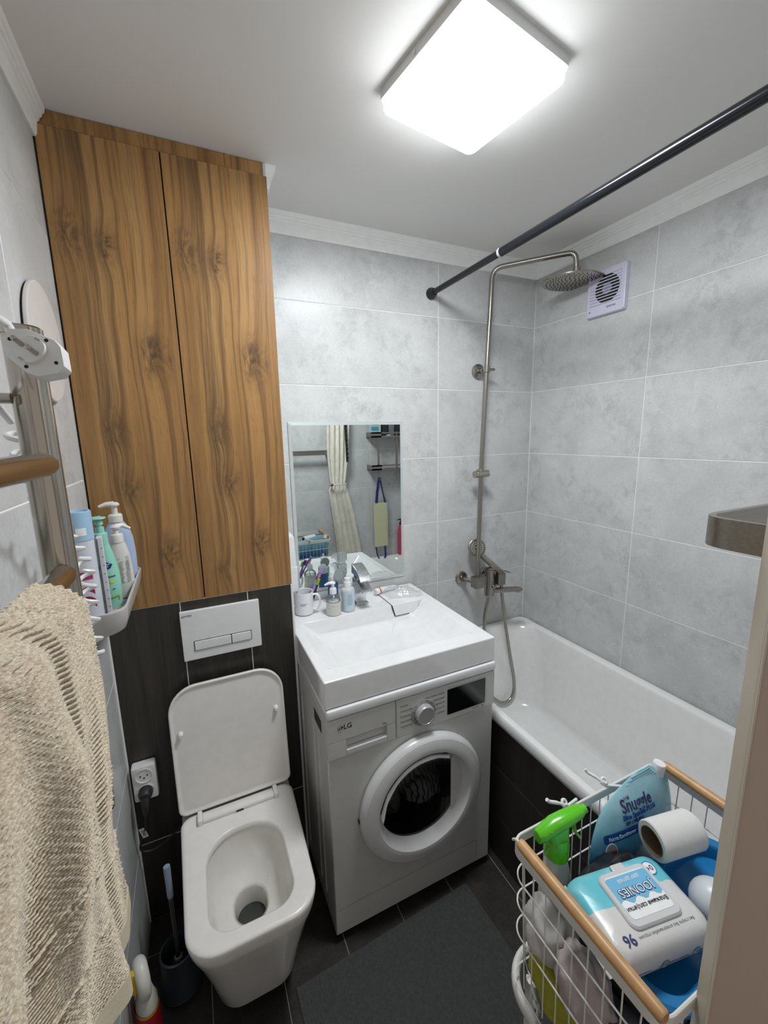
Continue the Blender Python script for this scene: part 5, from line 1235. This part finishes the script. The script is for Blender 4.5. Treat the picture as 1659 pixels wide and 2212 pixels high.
o = carton('aqua_carton', 'white and aqua carton at the left end of the upper rack tier', 'carton', -.302, -.214, -1.40, -1.36, 1.5805, 1.735, P('carton_pale', 'b7c6ca', .4))
Wl = Matrix.Translation(o.location)
for z, h_, m_ in ((1.63, .03, P('print_teal', '3a9fb0', .4)), (1.672, .014, INK), (1.698, .02, bpy.data.materials['print_teal'])): obj('print_panel', B().box(-.295, -.235, -1.3598, -1.3592, z, z + h_), m_, o)
carton('dark_carton', 'dark carton standing second on the upper rack tier', 'carton', -.200, -.150, -1.41, -1.365, 1.5805, 1.72, P('carton_black', '26272a', .35))
carton('grey_carton', 'silver grey carton in the middle of the upper rack tier', 'carton', -.145, -.100, -1.405, -1.36, 1.5805, 1.71, P('carton_silver', '77787c', .3))
carton('black_carton', 'black carton at the right end of the upper rack tier', 'carton', -.092, -.022, -1.41, -1.365, 1.5805, 1.70, bpy.data.materials['carton_black'])
o = obj('white_soap', B().ball((-.158, -1.345, 1.5905), (.022, .013, .010), 16), WGLO); tag(o, 'small white soap bar behind the slot of the upper rack tier', 'soap')
o = obj('silver_tube', B().tube([(-.205, -1.345, 1.340), (-.17, -1.345, 1.341), (-.11, -1.345, 1.338)], [.004, .009, .006], 12), P('tube_silver', 'c9c6bd', .3, .4)); tag(o, 'pale tube lying on the lower rack tier', 'tube')
t = thing('back_scrubber', 'cream back scrubber with dark blue straps hanging below the rack', 'scrubber', (-.215, -1.395, .70))
obj('pad', B().loft([[(-.217 + x, -1.397 + y, z) for x, y in rrect(w_, .02, .008, 4)] for z, w_ in ((.700, .112), (.706, .118), (1.052, .116), (1.060, .108))]), P('pad_cream', 'cfcbaa', .95, bump=(200, .6, .002)), t)
obj('pad_edge', B().tube([(-.217 + x, -1.392, .88 + y) for x, y in rrect(.118, .352, .006, 4)], .004, 8, closed=True), P('edge_cream', 'b9b8ac', .8), t)
SB = P('strap_blue', '28336f', .7)
def strap(pts, w_): return B().loft([[(x - w_ / 2 * c, y, z), (x + w_ / 2 * c, y, z), (x + w_ / 2 * c, y - .002, z), (x - w_ / 2 * c, y - .002, z)] for x, y, z, c in pts])
obj('strap', strap([(-.254, -1.388, 1.055, 1), (-.251, -1.375, 1.15, 1), (-.246, -1.345, 1.258, .8), (-.244, -1.330, 1.268, .6)], .024), SB, t)
obj('strap', strap([(-.176, -1.388, 1.055, .8), (-.205, -1.372, 1.15, .45), (-.238, -1.342, 1.258, .5), (-.243, -1.330, 1.267, .5)], .024), SB, t)
obj('strap', strap([(-.266, -1.392, .705, .7), (-.256, -1.388, .63, .5), (-.230, -1.384, .575, .4), (-.204, -1.382, .560, .6), (-.184, -1.386, .62, .8), (-.182, -1.392, .705, .8)], .020), SB, t)
t = thing('pink_bottle', 'tall pink shampoo bottle standing on the far corner of the bathtub rim', 'bottle', (-.036, -1.392, TZ), (0, 0, 0))
obj('body', B().loft([el(w_, d_, z) for w_, d_, z in ((.052, .034, .0), (.056, .038, .004), (.06, .04, .06), (.06, .04, .16), (.05, .036, .22), (.03, .028, .25), (.022, .022, .256))]), P('bottle_pink', 'c24364', .35), t, True)
obj('pump', B().lathe([(0, .254), (.013, .254), (.013, .272), (.005, .275), (.005, .292), (.012, .294), (.012, .303), (0, .304)], 20).tube([(0, 0, .298), (-.03, 0, .296)], .004, 8), BLACK, t, True)
text('lettering', 'S', .03, frame((.0, .0205, .13), (-1, 0, 0), (0, 0, 1)), INK, t, True)
